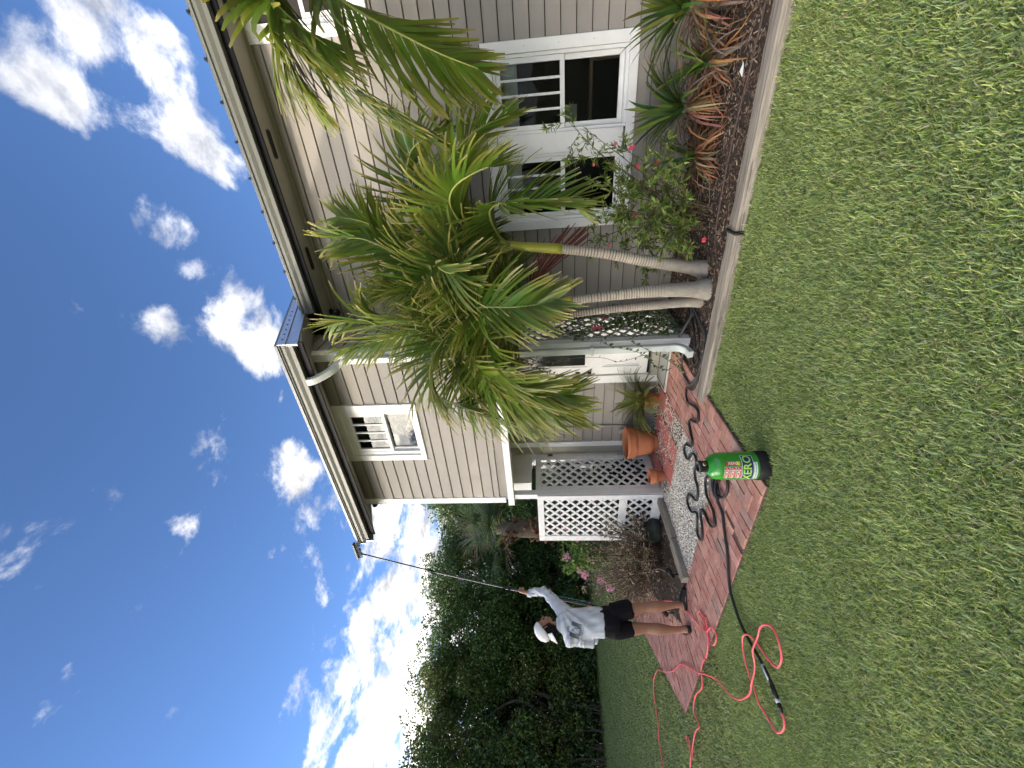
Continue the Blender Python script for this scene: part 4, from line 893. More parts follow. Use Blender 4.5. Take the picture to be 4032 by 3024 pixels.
for k in range(17):
    a = k * 2.4 + rg.uniform(-.3, .3); el = rg.uniform(-.25, 1.2); c0 = Vector((-8.13, 6.49, 2.75)); dv = Vector((math.cos(a) * math.cos(el), math.sin(a) * math.cos(el), math.sin(el))); hb = c0 + dv * rg.uniform(.55, .85)
    fr = bpy.data.objects.new('fan_leaf', None); COL.objects.link(fr); fr.location = c0; attach(fr, fp)
    MB().tube(catmull([c0, c0.lerp(hb, .5) + Vector((0, 0, .05)), hb], 4), .012, 5).build('petiole', M['rachis'], fr, True)
    V = []; F = []; C = []; side = dv.cross(Vector((0, 0, 1))).normalized(); upv = side.cross(dv)
    dead = k in (3, 9, 14) or el < -.1; base = (.26, .20, .13) if dead else rg.choice([(.10, .15, .075), (.13, .18, .10), (.085, .13, .06)])
    for s in range(44):
        th = R(-135 + 270 * s / 43); d = (dv * math.cos(th) + side * math.sin(th) + upv * rg.uniform(-.05, .25)).normalized(); pos = hb.copy(); L_ = rg.uniform(.55, .75); o = len(V); wd = d.cross(upv).normalized(); cc = tuple(x * rg.uniform(.75, 1.3) for x in base)
        for j in range(5):
            u = j / 4; w = .022 * (.5, 1, .8, .5, .1)[j] / 2; V += [(pos - wd * w)[:], (pos + wd * w)[:]]; C += [cc, cc]; pos = pos + d * (L_ / 4); d = (d + Vector((0, 0, -.30 * u - .06))).normalized()
        F += [(o + 2 * j, o + 2 * j + 1, o + 2 * j + 3, o + 2 * j + 2) for j in range(4)]
    link('leaf_segments', np_mesh('leaf_segments', V, F, C, True), M['leaf'], fr)

# ---- shrubs of the left bed
def flower(mb, c, s, n=5, face=(0, -1, .2), col=(.80, .25, .42), rg=random):
    f = Vector(face).normalized(); a = f.orthogonal().normalized(); b = f.cross(a)
    for k in range(n):
        th = 2 * math.pi * k / n + rg.uniform(-.15, .15); d = a * math.cos(th) + b * math.sin(th); t = a * -math.sin(th) + b * math.cos(th); cc = tuple(x * rg.uniform(.85, 1.1) for x in col)
        c = Vector(c); pts = [c, c + d * s * .5 - t * s * .38 + f * s * .12, c + d * s * .95 - t * s * .3 + f * s * .05, c + d * s * 1.05 + t * s * .3 + f * s * .02, c + d * s * .5 + t * s * .38 + f * s * .12]
        mb.add([p[:] for p in pts], [(0, 1, 2, 3, 4)], cc)
    mb.tube([c, Vector(c) + f * s * .7], s * .06, 5, True, (.75, .5, .35))
br = thing('brown_shrub', 'dense brown half-dry shrub behind the gravel, next to the person', 'shrub', (-5.55, 3.95, 0)); rg = random.Random(9); tw = MB(); P = []; D = []
for k in range(520):
    a = rg.uniform(0, 6.28); r_ = rg.uniform(.0, .25); p = Vector((-5.5 + r_ * math.cos(a), 3.95 + r_ * math.sin(a), 0)); el = rg.uniform(.35, 1.35); l = rg.uniform(.55, 1.18)
    e = p + Vector((math.cos(a) * math.cos(el) * l * 1.0, math.sin(a) * math.cos(el) * l, math.sin(el) * l)); mid = p.lerp(e, .5) + Vector((rg.uniform(-.08, .08), rg.uniform(-.08, .08), rg.uniform(0, .1))); cc = rg.choice([(.17, .11, .085), (.22, .15, .12), (.12, .08, .07), (.27, .20, .15)])
    tw.tube(catmull([p, mid, e], 3), [.006, .006, .005, .005, .004, .003, .002], 3, False, cc)
    for q in range(22): t = rg.uniform(.3, 1); pt = p.lerp(mid, t * 2) if t < .5 else mid.lerp(e, t * 2 - 1); P.append(pt[:]); D.append(((e - p).normalized() * .6 + Vector((rg.gauss(0, .6), rg.gauss(0, .6), rg.gauss(0, .4)))).normalized()[:])
tw.build('twigs', M['deadleaf'], br); n = len(P); pal = np.array([(.32, .23, .17), (.25, .18, .13), (.40, .32, .23), (.24, .25, .11), (.30, .26, .14), (.46, .39, .29)])
V, F, C = leaf_arrays(P, D, RNG.uniform(.035, .085, n), RNG.uniform(.010, .019, n), pal[RNG.integers(0, 6, n)] * RNG.uniform(.7, 1.3, (n, 1))); link('leaves', np_mesh('leaves', V, F, C), M['deadleaf'], br)
hb_ = thing('hibiscus', 'hibiscus bush with pink flowers behind the brown shrub', 'hibiscus', (-6.3, 4.75, 0)); tw = MB(); rg = random.Random(12); blobs = []
for k in range(26):
    a = rg.uniform(0, 6.28); p = Vector((-6.3, 4.75, 0)); e = p + Vector((rg.uniform(-.55, .75), rg.uniform(-.6, .75), rg.uniform(.85, 1.32))); tw.tube(catmull([p, p.lerp(e, .5) + Vector((0, 0, .15)), e], 4), [.012 - .001 * i for i in range(9)], 5)
    s = rg.uniform(.13, .22); blobs.append((e.x, e.y, e.z - .05, s, s, s)); blobs.append((*p.lerp(e, .75), s, s, s))
tw.build('stems', M['bark'], hb_); V, F, C = blob_leaves(blobs, 3000, .05, .085, .55, [(.10, .19, .03), (.13, .23, .04), (.075, .14, .025), (.16, .25, .06)], .3); link('leaves', np_mesh('leaves', V, F, C), M['leaf'], hb_)
for c in ((-5.75, 5.0, 1.36), (-5.85, 4.8, 1.30), (-5.95, 4.8, 1.08), (-6.0, 4.6, 1.16), (-6.25, 4.4, 1.34), (-6.2, 4.35, .98), (-6.55, 4.35, 1.10), (-6.6, 4.3, 1.03), (-6.3, 4.0, .80), (-6.25, 3.85, .68), (-6.0, 4.85, 1.34)):
    m_ = MB(); flower(m_, c, .074, 5, (.75 + rg.uniform(-.3, .3), -.6, .25), (.90, .36, .52), rg); m_.build('flower', M['petal'], hb_)
st = MB(); bm_ = bmesh.new(); bmesh.ops.create_icosphere(bm_, subdivisions=3, radius=1)
for v in bm_.verts: v.co = v.co * (1 + .10 * math.sin(v.co.x * 5 + 1) * math.cos(v.co.y * 4) + .05 * math.sin(v.co.z * 9))
st.add([(-5.05 + v.co.x * .21, 4.0 + v.co.y * .14, .10 + v.co.z * .13) for v in bm_.verts], [[v.index for v in f.verts] for f in bm_.faces]); bm_.free()
tag(st.build('boulder', mat('dark_stone', (.035, .04, .035), .8, .3, 12, .4, 30), None, True), 'dark rounded stone at the foot of the lattice screen', 'stone')

es = thing('added_dark_foliage', 'dark leaf mass added behind the lattice to darken its openings', 'shrub', (-5.0, 4.7, 0)); bl_ = [(-5.0 + random.uniform(-.55, .45), 4.72 + random.uniform(-.35, .45), random.uniform(.15, 1.45), .28, .25, .25) for k in range(40)]  # made-up foliage that darkens the view through the lattice
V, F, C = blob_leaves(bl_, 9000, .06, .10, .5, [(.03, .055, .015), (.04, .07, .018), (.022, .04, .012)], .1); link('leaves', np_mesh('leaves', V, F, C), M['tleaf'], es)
tw = MB(); rg = random.Random(2)
for k in range(9): tw.tube([(-5.0, 4.72, 0), (-5.0 + rg.uniform(-.3, .3), 4.72 + rg.uniform(-.2, .2), .7), (-5.0 + rg.uniform(-.5, .45), 4.72 + rg.uniform(-.3, .4), 1.4)], [.02, .013, .006], 5)
tw.build('stems', M['bark'], es)
# ---- strap-leaved clumps with dry leaves under the windows
def strap(V, F, C, p, a, el, L, w, droop, col, rg, tip=None):
    d = Vector((math.cos(a) * math.cos(el), math.sin(a) * math.cos(el), math.sin(el))); wd = Vector((-math.sin(a), math.cos(a), 0)); o = len(V); pos = Vector(p); tw = rg.uniform(-.5, .5)
    for j in range(8):
        u = j / 7; ww = w * (.7, .9, 1, 1, .9, .75, .5, .06)[j] / 2; up = wd.cross(d).normalized(); wv = (wd * math.cos(tw * u) + up * math.sin(tw * u)).normalized()
        mid = pos - up * (ww * .35); V += [(pos - wv * ww)[:], mid[:], (pos + wv * ww)[:]]
        cc = col if tip is None or u < .7 else tuple(x * (1 - (u - .7) / .3) + y * ((u - .7) / .3) for x, y in zip(col, tip)); C += [cc] * 3
        pos = pos + d * (L / 7)
        d = (d + Vector((0, 0, -droop * (.15 + u)))).normalized()
        if pos.z < .022: pos.z = .022 + rg.uniform(0, .02); d = Vector((d.x, d.y, max(d.z, 0))).normalized()
    for j in range(7): F += [(o + 3 * j, o + 3 * j + 1, o + 3 * j + 4, o + 3 * j + 3), (o + 3 * j + 1, o + 3 * j + 2, o + 3 * j + 5, o + 3 * j + 4)]
def bromeliad(loc, lab, ng, nd, L, seed, zc=.22):
    rg = random.Random(seed); t = thing('bromeliad', lab, 'bromeliad', loc); p0 = Vector(loc)
    MB().tube([p0, p0 + Vector((0, 0, zc))], [.05, .035], 8).build('stem', M['bark'], t)
    V = []; F = []; C = []
    for k in range(ng): strap(V, F, C, p0 + Vector((rg.uniform(-.03, .03), rg.uniform(-.03, .03), zc)), k * 2.399, rg.uniform(.35, 1.35), L * rg.uniform(.7, 1.15), rg.uniform(.028, .045), rg.uniform(.10, .35), tuple(x * rg.uniform(.7, 1.3) for x in rg.choice([(.085, .15, .03), (.12, .19, .035), (.06, .11, .03), (.20, .26, .05)])), rg, (.35, .22, .10) if rg.random() < .35 else None)
    link('green_leaves', np_mesh('green_leaves', V, F, C, True), M['leaf'], t); V = []; F = []; C = []
    for k in range(nd): strap(V, F, C, p0 + Vector((rg.uniform(-.05, .05), rg.uniform(-.05, .05), rg.uniform(.05, zc))), rg.uniform(0, 6.28), rg.uniform(-.2, .7), L * rg.uniform(.6, 1.2), rg.uniform(.010, .024), rg.uniform(.35, 1.0), tuple(x * rg.uniform(.7, 1.25) for x in rg.choice([(.27, .14, .065), (.20, .12, .065), (.27, .19, .115), (.13, .085, .05), (.20, .16, .11), (.32, .15, .06)])), rg)
    link('dry_leaves', np_mesh('dry_leaves', V, F, C, True), M['deadleaf'], t)
bromeliad((.10, 4.52, 0), 'bromeliad with drooping dry leaves below the double window', 44, 95, .54, 31, .26)
bromeliad((.80, 4.50, 0), 'large bromeliad with green straps at the right edge of the photo', 50, 95, .60, 32, .32)
bromeliad((.42, 4.38, 0), 'withered bromeliad of mostly dry leaves between the two green ones', 16, 100, .48, 33, .14)
bromeliad((-.28, 4.40, 0), 'small bromeliad half hidden by the red-flowered shrub', 14, 110, .44, 34, .12)
bromeliad((1.25, 4.42, 0), 'bromeliad cut by the right edge of the photo', 24, 50, .48, 35, .26)

# ---- loose shrub with small red flowers before the window
rs = thing('flowering_shrub', 'loose shrub with lance leaves and small red flowers below the window', 'shrub', (-.80, 4.22, 0)); rg = random.Random(21); tw = MB(); P = []; D = []; Ls = []
tips = [(.12, 4.3, 1.36), (-.16, 4.3, .98), (-.02, 4.35, 1.12), (-.30, 4.2, .62), (-.45, 4.2, 1.02), (-.55, 4.1, .78), (-.72, 4.2, .95), (-.82, 4.3, 1.10), (-.95, 4.2, 1.06), (-1.05, 4.1, .80), (-.6, 4.0, .55), (-.9, 3.95, .45), (-.35, 4.0, .40), (-1.15, 4.15, .55), (-.75, 3.95, .30), (-.2, 4.4, .75), (-1.0, 4.35, .9), (-.5, 4.35, .7), (-.65, 4.05, .85), (-.15, 4.15, .5), (-1.25, 4.0, .38), (-.98, 3.9, .22), (-.85, 4.05, .7), (-.4, 4.1, .85)]
for tp in tips:
    b = Vector((-.80 + rg.uniform(-.12, .12), 4.22 + rg.uniform(-.1, .1), 0)); e = Vector(tp); cv = catmull([b, b.lerp(e, .35) + Vector((rg.uniform(-.06, .06), rg.uniform(-.06, .06), .08)), b.lerp(e, .7) + Vector((rg.uniform(-.05, .05), rg.uniform(-.05, .05), .05)), e], 7)
    tw.tube(cv, [.006 - .0038 * i / (len(cv) - 1) for i in range(len(cv))], 5, False)
    twigs = [cv]
    for q in range(7):
        s_ = cv[rg.randrange(6, len(cv) - 1)]; e2 = s_ + Vector((rg.uniform(-.2, .2), rg.uniform(-.16, .10), rg.uniform(-.02, .2))); c2 = catmull([s_, s_.lerp(e2, .5) + Vector((0, 0, .02)), e2], 4); tw.tube(c2, .0022, 4, False); twigs.append(c2)
    for c2 in twigs:
        for i in range(2, len(c2)):
            for q in range(2 if len(c2) < 12 else 1): t_ = (c2[i] - c2[i - 1]).normalized(); P.append(c2[i][:]); D.append((t_ * .5 + Vector((rg.gauss(0, .6), rg.gauss(0, .6), rg.gauss(0, .5)))).normalized()[:]); Ls.append(rg.uniform(.045, .09))
        t_ = (c2[-1] - c2[-2]).normalized()
        for q in range(4): P.append(c2[-1][:]); D.append((t_ * .8 + Vector((rg.gauss(0, .5), rg.gauss(0, .5), rg.gauss(0, .4)))).normalized()[:]); Ls.append(rg.uniform(.05, .085))
tw.build('stems', mat('shrub_stems', (.11, .075, .05), .8, .2, 20), rs); n = len(P); pal = np.array([(.16, .25, .045), (.21, .30, .06), (.11, .19, .04), (.27, .36, .10), (.18, .22, .055)])
V, F, C = leaf_arrays(P, D, Ls, np.array(Ls) * .27, pal[RNG.integers(0, 5, n)] * RNG.uniform(.75, 1.3, (n, 1))); link('leaves', np_mesh('leaves', V, F, C), M['leaf'], rs)
for c, s in (((-.17, 4.35, .73), .026), ((-.31, 4.3, .50), .024), ((-.32, 4.3, .67), .02), ((-.13, 4.36, .88), .016), ((-.28, 4.3, 1.08), .016), ((-.46, 4.3, .74), .013), ((-.73, 4.2, .69), .018), ((-.94, 3.95, .09), .026), ((-1.0, 4.2, .92), .015)):
    m_ = MB()
    for q in range(4): flower(m_, Vector(c) + Vector((rg.uniform(-s, s) * .5, rg.uniform(-s, s) * .5, rg.uniform(-s, s) * .5)), s * .7, 5, (rg.uniform(-.7, .7), -.8, rg.uniform(-.2, .7)), (.78, .085, .16), rg)
    m_.build('flower', M['petal'], rs)

# ---- vine on the porch lattice
vn = thing('climbing_vine', 'climbing vine with pink flowers on the lattice beside the downspout', 'vine', (-1.98, 4.5, 0)); rg = random.Random(41); tw = MB(); P = []; D = []; Ls = []
runs = []
for k in range(26):
    y = rg.uniform(4.15, 4.95); z = rg.uniform(.0, .2); pt = [Vector((-1.985, y, z))]; hh = rg.uniform(.4, 1.7)
    for q in range(7): pt.append(Vector((-1.985 + rg.uniform(-.01, .05), min(4.98, max(4.12, pt[-1].y + rg.uniform(-.15, .12))), pt[-1].z + hh / 7)))
    runs.append(pt)
runs.append([Vector(p) for p in ((-2.0, 4.12, 1.0), (-2.02, 3.98, .85), (-2.05, 3.90, .62), (-2.13, 3.9, .5), (-2.22, 3.86, .40), (-2.27, 3.85, .28))])
runs.append([Vector(p) for p in ((-2.0, 4.15, .7), (-2.03, 3.96, .55), (-2.12, 3.9, .35), (-2.2, 3.85, .22), (-2.3, 3.83, .12))])
runs.append([Vector(p) for p in ((-2.05, 4.15, .30), (-2.1, 4.05, .22), (-2.22, 3.98, .12), (-2.36, 3.92, .06))])
for pt in runs:
    cv = catmull(pt, 4); tw.tube(cv, .0028, 4, False)
    for i in range(1, len(cv)):
        for q in range(2): P.append(cv[i][:]); D.append(Vector((rg.uniform(-.1, .9), rg.gauss(-.2, .6), rg.gauss(0, .5))).normalized()[:]); Ls.append(rg.uniform(.03, .062))
tw.build('stems', M['bark'], vn); n = len(P); pal = np.array([(.07, .125, .03), (.10, .17, .04), (.05, .09, .025), (.13, .20, .06)])
V, F, C = leaf_arrays(P, D, Ls, np.array(Ls) * .55, pal[RNG.integers(0, 4, n)] * RNG.uniform(.75, 1.3, (n, 1))); link('leaves', np_mesh('leaves', V, F, C), M['leaf'], vn)
for c in ((-1.95, 4.35, .95), (-1.95, 4.30, .99), (-1.95, 4.33, 1.02), (-1.95, 4.62, .86)): m_ = MB(); flower(m_, c, .03, 5, (.7, -.6, .2), (.82, .16, .24), rg); m_.build('flower', M['petal'], vn)
dv_ = thing('hanging_vine', 'thin vine strand hanging in front of the entrance door', 'vine', (-2.45, 4.6, 1.95)); tw = MB(); P = []; D = []; Ls = []
for pt in ([(-2.3, 4.3, 2.1), (-2.35, 4.3, 1.85), (-2.45, 4.3, 1.62), (-2.52, 4.3, 1.5), (-2.56, 4.3, 1.38)], [(-2.2, 4.25, 2.08), (-2.3, 4.25, 1.8), (-2.33, 4.25, 1.5), (-2.28, 4.25, 1.2), (-2.3, 4.25, .9), (-2.36, 4.25, .72), (-2.3, 4.25, .5), (-2.28, 4.25, .42)], [(-2.32, 4.3, 2.0), (-2.42, 4.3, 1.75), (-2.44, 4.3, 1.55)]):
    cv = catmull(pt, 5); tw.tube(cv, .0025, 4, False)
    for i, p in enumerate(cv):
        k_ = 4 if p.z > 1.3 else (1 if i % 2 else 0)
        for q in range(k_): P.append(p[:]); D.append(Vector((rg.gauss(0, .6), rg.gauss(-.2, .5), rg.gauss(-.2, .5))).normalized()[:]); Ls.append(rg.uniform(.025, .05))
tw.build('stems', M['bark'], dv_); n = len(P); V, F, C = leaf_arrays(P, D, Ls, np.array(Ls) * .5, pal[RNG.integers(0, 4, n)]); link('leaves', np_mesh('leaves', V, F, C), M['leaf'], dv_)
# ================================================================== lattice screens
def lattice_panel(parent, O, U, w, h, step=.15, sw=.034, th=.008, m='lattice', Nn=None):
    """diagonal slats in two layers inside a w x h opening; O lower corner, U horizontal direction"""
    O, U = Vector(O), Vector(U).normalized(); Z = Vector((0, 0, 1)); Nn = U.cross(Z)
    for lay in (0, 1):
        c = -h + step * .5 if lay == 0 else step * .5
        while c < (w if lay == 0 else w + h):
            if lay == 0: pts = [(max(0, c), max(0, -c)), (min(w, c + h), min(h, w - c))]
            else: pts = [(max(0, c - h), min(h, c)), (min(w, c), max(0, c - w))]
            (a, b), (d, e) = pts
            if math.hypot(d - a, e - b) > .05:
                off = Nn * ((-.5 if lay else .5) * th * 1.05)
                j = random.uniform(-.003, .003)
                MB().bar(O + U * (a + j) + Z * b + off, O + U * (d + j) + Z * e + off, sw, th, Nn).build('slat', M[m], parent)
            c += step
def bars(parent, lst, nm='rail', m='lattice'):
    for b in lst: MB().bbox(*b, .004).build(nm, M[m], parent)
ls = thing('lattice_screen', 'white lattice screen panel facing the lawn left of the porch', 'lattice screen', (-4.9, 4.12, 0))
bars(ls, [(-4.475, -4.385, 4.055, 4.082, .02, 1.77), (-5.36, -5.25, 4.055, 4.082, .02, 1.77)], 'stile')
bars(ls, [(-5.249, -4.476, 4.056, 4.081, 1.68, 1.77), (-5.249, -4.476, 4.056, 4.081, .50, .61), (-5.249, -4.476, 4.056, 4.081, .02, .15)])
lattice_panel(ls, (-5.26, 4.075, .60), (1, 0, 0), .80, 1.09); lattice_panel(ls, (-5.26, 4.075, .14), (1, 0, 0), .80, .37)
lg = thing('lattice_gate', 'white lattice gate hinged beside the large flowerpot', 'lattice gate', (-4.4, 4.5, 0))
bars(lg, [(-4.415, -4.385, 4.18, 4.255, .03, 1.79), (-4.415, -4.385, 4.81, 4.90, .03, 1.79)], 'stile')
bars(lg, [(-4.414, -4.386, 4.256, 4.809, 1.71, 1.79), (-4.414, -4.386, 4.256, 4.809, .03, .13)])
lattice_panel(lg, (-4.40, 4.25, .12), (0, 1, 0), .57, 1.60)
MB().bbox(-4.384, -4.37, 4.885, 4.935, 1.52, 1.60, .003).build('hinge', mat('rusty_hinge', (.16, .08, .05), .7, .3, 40), lg)
pl = thing('porch_lattice', 'grey-white lattice on the shaded porch side behind the palm trunks', 'lattice screen', (-2.03, 4.6, 0))
M['lattice_g'] = mat('shaded_lattice_paint', (.40, .42, .40), .6, .1, 14, .2, 80, .3)  # lattice paint darkened so the porch side's shade is in the colour
bars(pl, [(-2.05, -2.018, 4.178, 4.25, .02, 2.09), (-2.05, -2.018, 4.93, 5.0, .02, 2.09)], 'stile', 'lattice_g'); bars(pl, [(-2.049, -2.019, 4.251, 4.929, 2.02, 2.09), (-2.049, -2.019, 4.251, 4.929, .02, .10)], 'rail', 'lattice_g')
lattice_panel(pl, (-2.034, 4.245, .09), (0, 1, 0), .70, 1.94, m='lattice_g')

# ================================================================== pots, mat
M['terra'] = mat('terracotta', (.46, .175, .085), .8, .12, 10, .25, 60, .25, dirt=((.36, .18, .11), 6, .55, .85)); M['soil'] = mat('potting_soil', (.03, .024, .018), .95, .3, 40, .5, 80)
big = thing('flowerpot', 'large empty terracotta flowerpot with moulded relief by the lattice gate', 'flowerpot', (-3.93, 4.64, .02))
c = (-3.93, 4.64, .024)
MB().lathe([(.001, 0), (.125, 0), (.130, .01), (.150, .13), (.152, .135), (.155, .14), (.157, .16), (.160, .165), (.188, .285), (.195, .295), (.205, .30), (.222, .33), (.228, .355), (.226, .385), (.236, .40), (.240, .42), (.236, .437), (.224, .442), (.212, .436), (.206, .40), (.200, .33), (.17, .14), (.14, .05), (.001, .05)], c, 48).build('body', M['terra'], big, True)
rel = MB()
for k in range(10):
    th = k * .628; r_ = .172
    for q in range(6):
        a = th + .1 * math.sin(q * 1.2); z_ = .185 + q * .014; rr = .163 + (z_ - .165) * .235; a2 = th + .1 * math.sin((q + 1) * 1.2); z2 = z_ + .014; r2 = rr + .0033
        rel.tube([(c[0] + rr * math.cos(a), c[1] + rr * math.sin(a), c[2] + z_), (c[0] + r2 * math.cos(a2), c[1] + r2 * math.sin(a2), c[2] + z2)], .006, 6)
    a = th + .31; rr = .163 + (.22 - .165) * .235; rel.tube(catmull([(c[0] + (rr) * math.cos(a - .12), c[1] + rr * math.sin(a - .12), c[2] + .215), (c[0] + (rr + .004) * math.cos(a), c[1] + (rr + .004) * math.sin(a), c[2] + .235), (c[0] + rr * math.cos(a + .12), c[1] + rr * math.sin(a + .12), c[2] + .215)], 4), .007, 6)
rel.build('relief', M['terra'], big, True)
MB().lathe([(.001, .30), (.19, .30)], c, 32).build('soil', M['soil'], big)
sm = thing('flowerpot', 'small plain terracotta flowerpot at the corner of the lattice screen', 'flowerpot', (-4.10, 4.13, .02)); c = (-4.10, 4.13, .024)
MB().lathe([(.001, 0), (.058, 0), (.061, .008), (.083, .115), (.092, .117), (.094, .125), (.103, .195), (.102, .203), (.094, .205), (.090, .195), (.075, .10), (.06, .03), (.001, .03)], c, 40).build('body', M['terra'], sm, True); MB().lathe([(.001, .11), (.077, .11)], c, 24).build('soil', M['soil'], sm)
pf = thing('potted_fern', 'fern with arching fronds in a terracotta pot beside the door', 'potted plant', (-3.30, 4.82, .0)); c = (-3.30, 4.82, .024)
MB().lathe([(.001, 0), (.072, 0), (.076, .008), (.103, .15), (.112, .152), (.118, .20), (.116, .207), (.106, .207), (.10, .19), (.08, .05), (.001, .05)], c, 40).build('pot', mat('orange_terracotta', (.40, .145, .05), .7, .2, 12, .2, 60, .3, dirt=((.28, .09, .03), 9, .5, .8)), pf, True); MB().lathe([(.001, .18), (.10, .18)], c, 24).build('soil', M['soil'], pf)
rg = random.Random(61)
for k in range(84):
    a = rg.uniform(0, 6.28); el = rg.uniform(.3, 1.45); L_ = rg.uniform(.28, .60); p = Vector((c[0] + .05 * math.cos(a), c[1] + .05 * math.sin(a), .20)); d = Vector((math.cos(a) * math.cos(el), math.sin(a) * math.cos(el), math.sin(el))); V = []; F = []; C = []
    cc = rg.choice([(.17, .20, .05), (.21, .23, .06), (.14, .17, .045), (.25, .25, .09)]); side = Vector((-math.sin(a), math.cos(a), 0)); nn = 22
    for j in range(nn):
        u = j / nn; q = p + d * (L_ / nn)
        if q.y > YM - .03: q.y = YM - .03
        w = .026 * math.sin(math.pi * (.12 + .85 * u)) + .004
        for sg in (-1, 1):
            o = len(V); e = q + side * (sg * w) + d * w * .35 + Vector((0, 0, -.006)); V += [p[:], q[:], (e + d * .006)[:], (e - d * .003)[:]]; F.append((o, o + 1, o + 2, o + 3)); C += [tuple(x * rg.uniform(.8, 1.25) for x in cc)] * 4
        p = q; d = (d + Vector((0, 0, -.035 - .055 * u))).normalized()
        if p.z < .03: d.z = max(d.z, 0)
    link('frond', np_mesh('frond', V, F, C), M['leaf'], pf)
dm = thing('doormat', 'pale grey doormat with black border lines before the door', 'doormat', (-2.62, 4.8, .02))
MB().bbox(-3.035, -2.16, 4.585, 4.985, .004, .034, .004).build('mat', mat('mat_fabric', (.48, .47, .44), .9, .08, 30, .4, 200), dm)
bl = MB(); y0_, y1_, x0_, x1_ = 4.615, 4.955, -3.00, -2.19
for a in ((x0_, x1_, y0_, y0_ + .012), (x0_, x1_, y1_ - .012, y1_), (x0_, x0_ + .012, y0_ + .012, y1_ - .012), (x1_ - .012, x1_, y0_ + .012, y1_ - .012)): bl.box(*a, .034, .0365)
bl.build('border_line', M['black'], dm); MB().box(-3.045, -2.15, 4.575, 4.995, .003, .012).build('rubber_backing', M['black'], dm)

# ================================================================== hoses and tubes
M['hose'] = mat('black_hose', (.012, .012, .013), .45, .15, 30, .1, 80, .45); M['ghose'] = mat('grey_hose', (.055, .058, .06), .45, .2, 14, .1, 80, .45); M['pink'] = mat('pink_tube', (.98, .12, .17), .4, .06, 20, .05, 60, .4, col2=(.98, .17, .17))
def hose(name, pts, r, m, lab, z0, cat='hose', jit=.0, n=6, parent=None):
    P3 = [(p[0], p[1], (p[2] if len(p) > 2 else z0) + random.uniform(0, jit)) for p in pts]
    o = MB().tube(catmull(P3, n), r, 8).build(name, m, parent, True)
    return tag(o, lab, cat) if parent is None else o
HZ = .032
bh = thing('black_hose', 'black hose snaking over the gravel and brick to the green tank', 'hose', (-3.1, 3.2, 0))
hb1 = [(-1.85, 3.66, .03), (-1.95, 3.62, .03), (-2.07, 3.64, .03), (-2.21, 3.66, .03), (-2.33, 3.68), (-2.45, 3.74), (-2.52, 3.89), (-2.57, 3.89), (-2.62, 3.86), (-2.65, 3.79), (-2.62, 3.70), (-2.57, 3.59), (-2.57, 3.50), (-2.64, 3.46), (-2.70, 3.49), (-2.78, 3.64), (-2.84, 3.66), (-2.91, 3.57), (-2.95, 3.49), (-3.03, 3.49), (-3.12, 3.63), (-3.20, 3.66), (-3.25, 3.60), (-3.23, 3.51), (-3.08, 3.43), (-3.05, 3.34), (-3.10, 3.29), (-3.20, 3.30), (-3.27, 3.24), (-3.31, 3.15), (-3.42, 3.10), (-3.48, 3.14), (-3.52, 3.23), (-3.58, 3.31), (-3.66, 3.33), (-3.71, 3.27), (-3.69, 3.16), (-3.60, 3.08), (-3.59, 3.02), (-3.65, 2.99), (-3.74, 2.96), (-3.77, 2.89), (-3.74, 2.83), (-3.69, 2.82), (-3.60, 2.87), (-3.52, 2.95), (-3.47, 2.98), (-3.41, 2.95), (-3.40, 2.88), (-3.41, 2.81), (-3.39, 2.73), (-3.34, 2.68), (-3.28, 2.68), (-3.21, 2.76), (-3.20, 2.88), (-3.18, 2.96), (-3.10, 3.03), (-3.02, 3.02), (-2.94, 2.93), (-2.90, 2.84), (-2.92, 2.74, .045), (-2.99, 2.72), (-3.04, 2.78), (-3.02, 2.86), (-2.94, 2.91), (-2.84, 2.90), (-2.74, 2.84), (-2.70, 2.75), (-2.72, 2.67), (-2.80, 2.63), (-2.90, 2.65), (-2.95, 2.70, .05), (-2.92, 2.80, .05), (-2.80, 2.88), (-2.66, 2.86), (-2.48, 2.72), (-2.34, 2.56, .06), (-2.27, 2.47, .16), (-2.25, 2.42, .36)]
hose('hose_run', hb1, .0125, M['hose'], '', HZ, parent=bh)
lh = thing('lawn_hose', 'straight black hose with silver labels running from the coil into the grass', 'hose', (-3.5, 2.0, 0))
hose('hose_run', [(-2.72, 2.86, .05), (-2.82, 2.81, .055), (-2.93, 2.75, .07), (-3.0, 2.69, .05), (-3.07, 2.60), (-3.16, 2.52), (-3.24, 2.43), (-3.33, 2.35), (-3.54, 2.19, .035), (-3.61, 2.06, .03), (-3.63, 1.91, .03), (-3.59, 1.73, .032), (-3.54, 1.58, .034), (-3.53, 1.44, .034), (-3.555, 1.30, .034)], .0125, M['hose'], '', HZ, parent=lh)
M['tape'] = mat('silver_label', (.50, .56, .58), .4, .25, 30); M['tape2'] = mat('white_label', (.62, .62, .62), .5, .25, 60)
MB().tube([(-3.541, 1.575, .034), (-3.533, 1.47, .034)], .0155, 10).build('silver_label', M['tape'], lh, True); MB().tube([(-3.545, 1.37, .034), (-3.55, 1.335, .034)], .0155, 10).build('white_label', M['tape2'], lh, True); MB().tube([(-3.533, 1.44, .034), (-3.545, 1.36, .034)], .0165, 10).build('connector', M['black'], lh, True); MB().tube([(-3.551, 1.33, .034), (-3.557, 1.28, .034)], [.0165, .008], 10).build('end_cap', M['black'], lh, True)
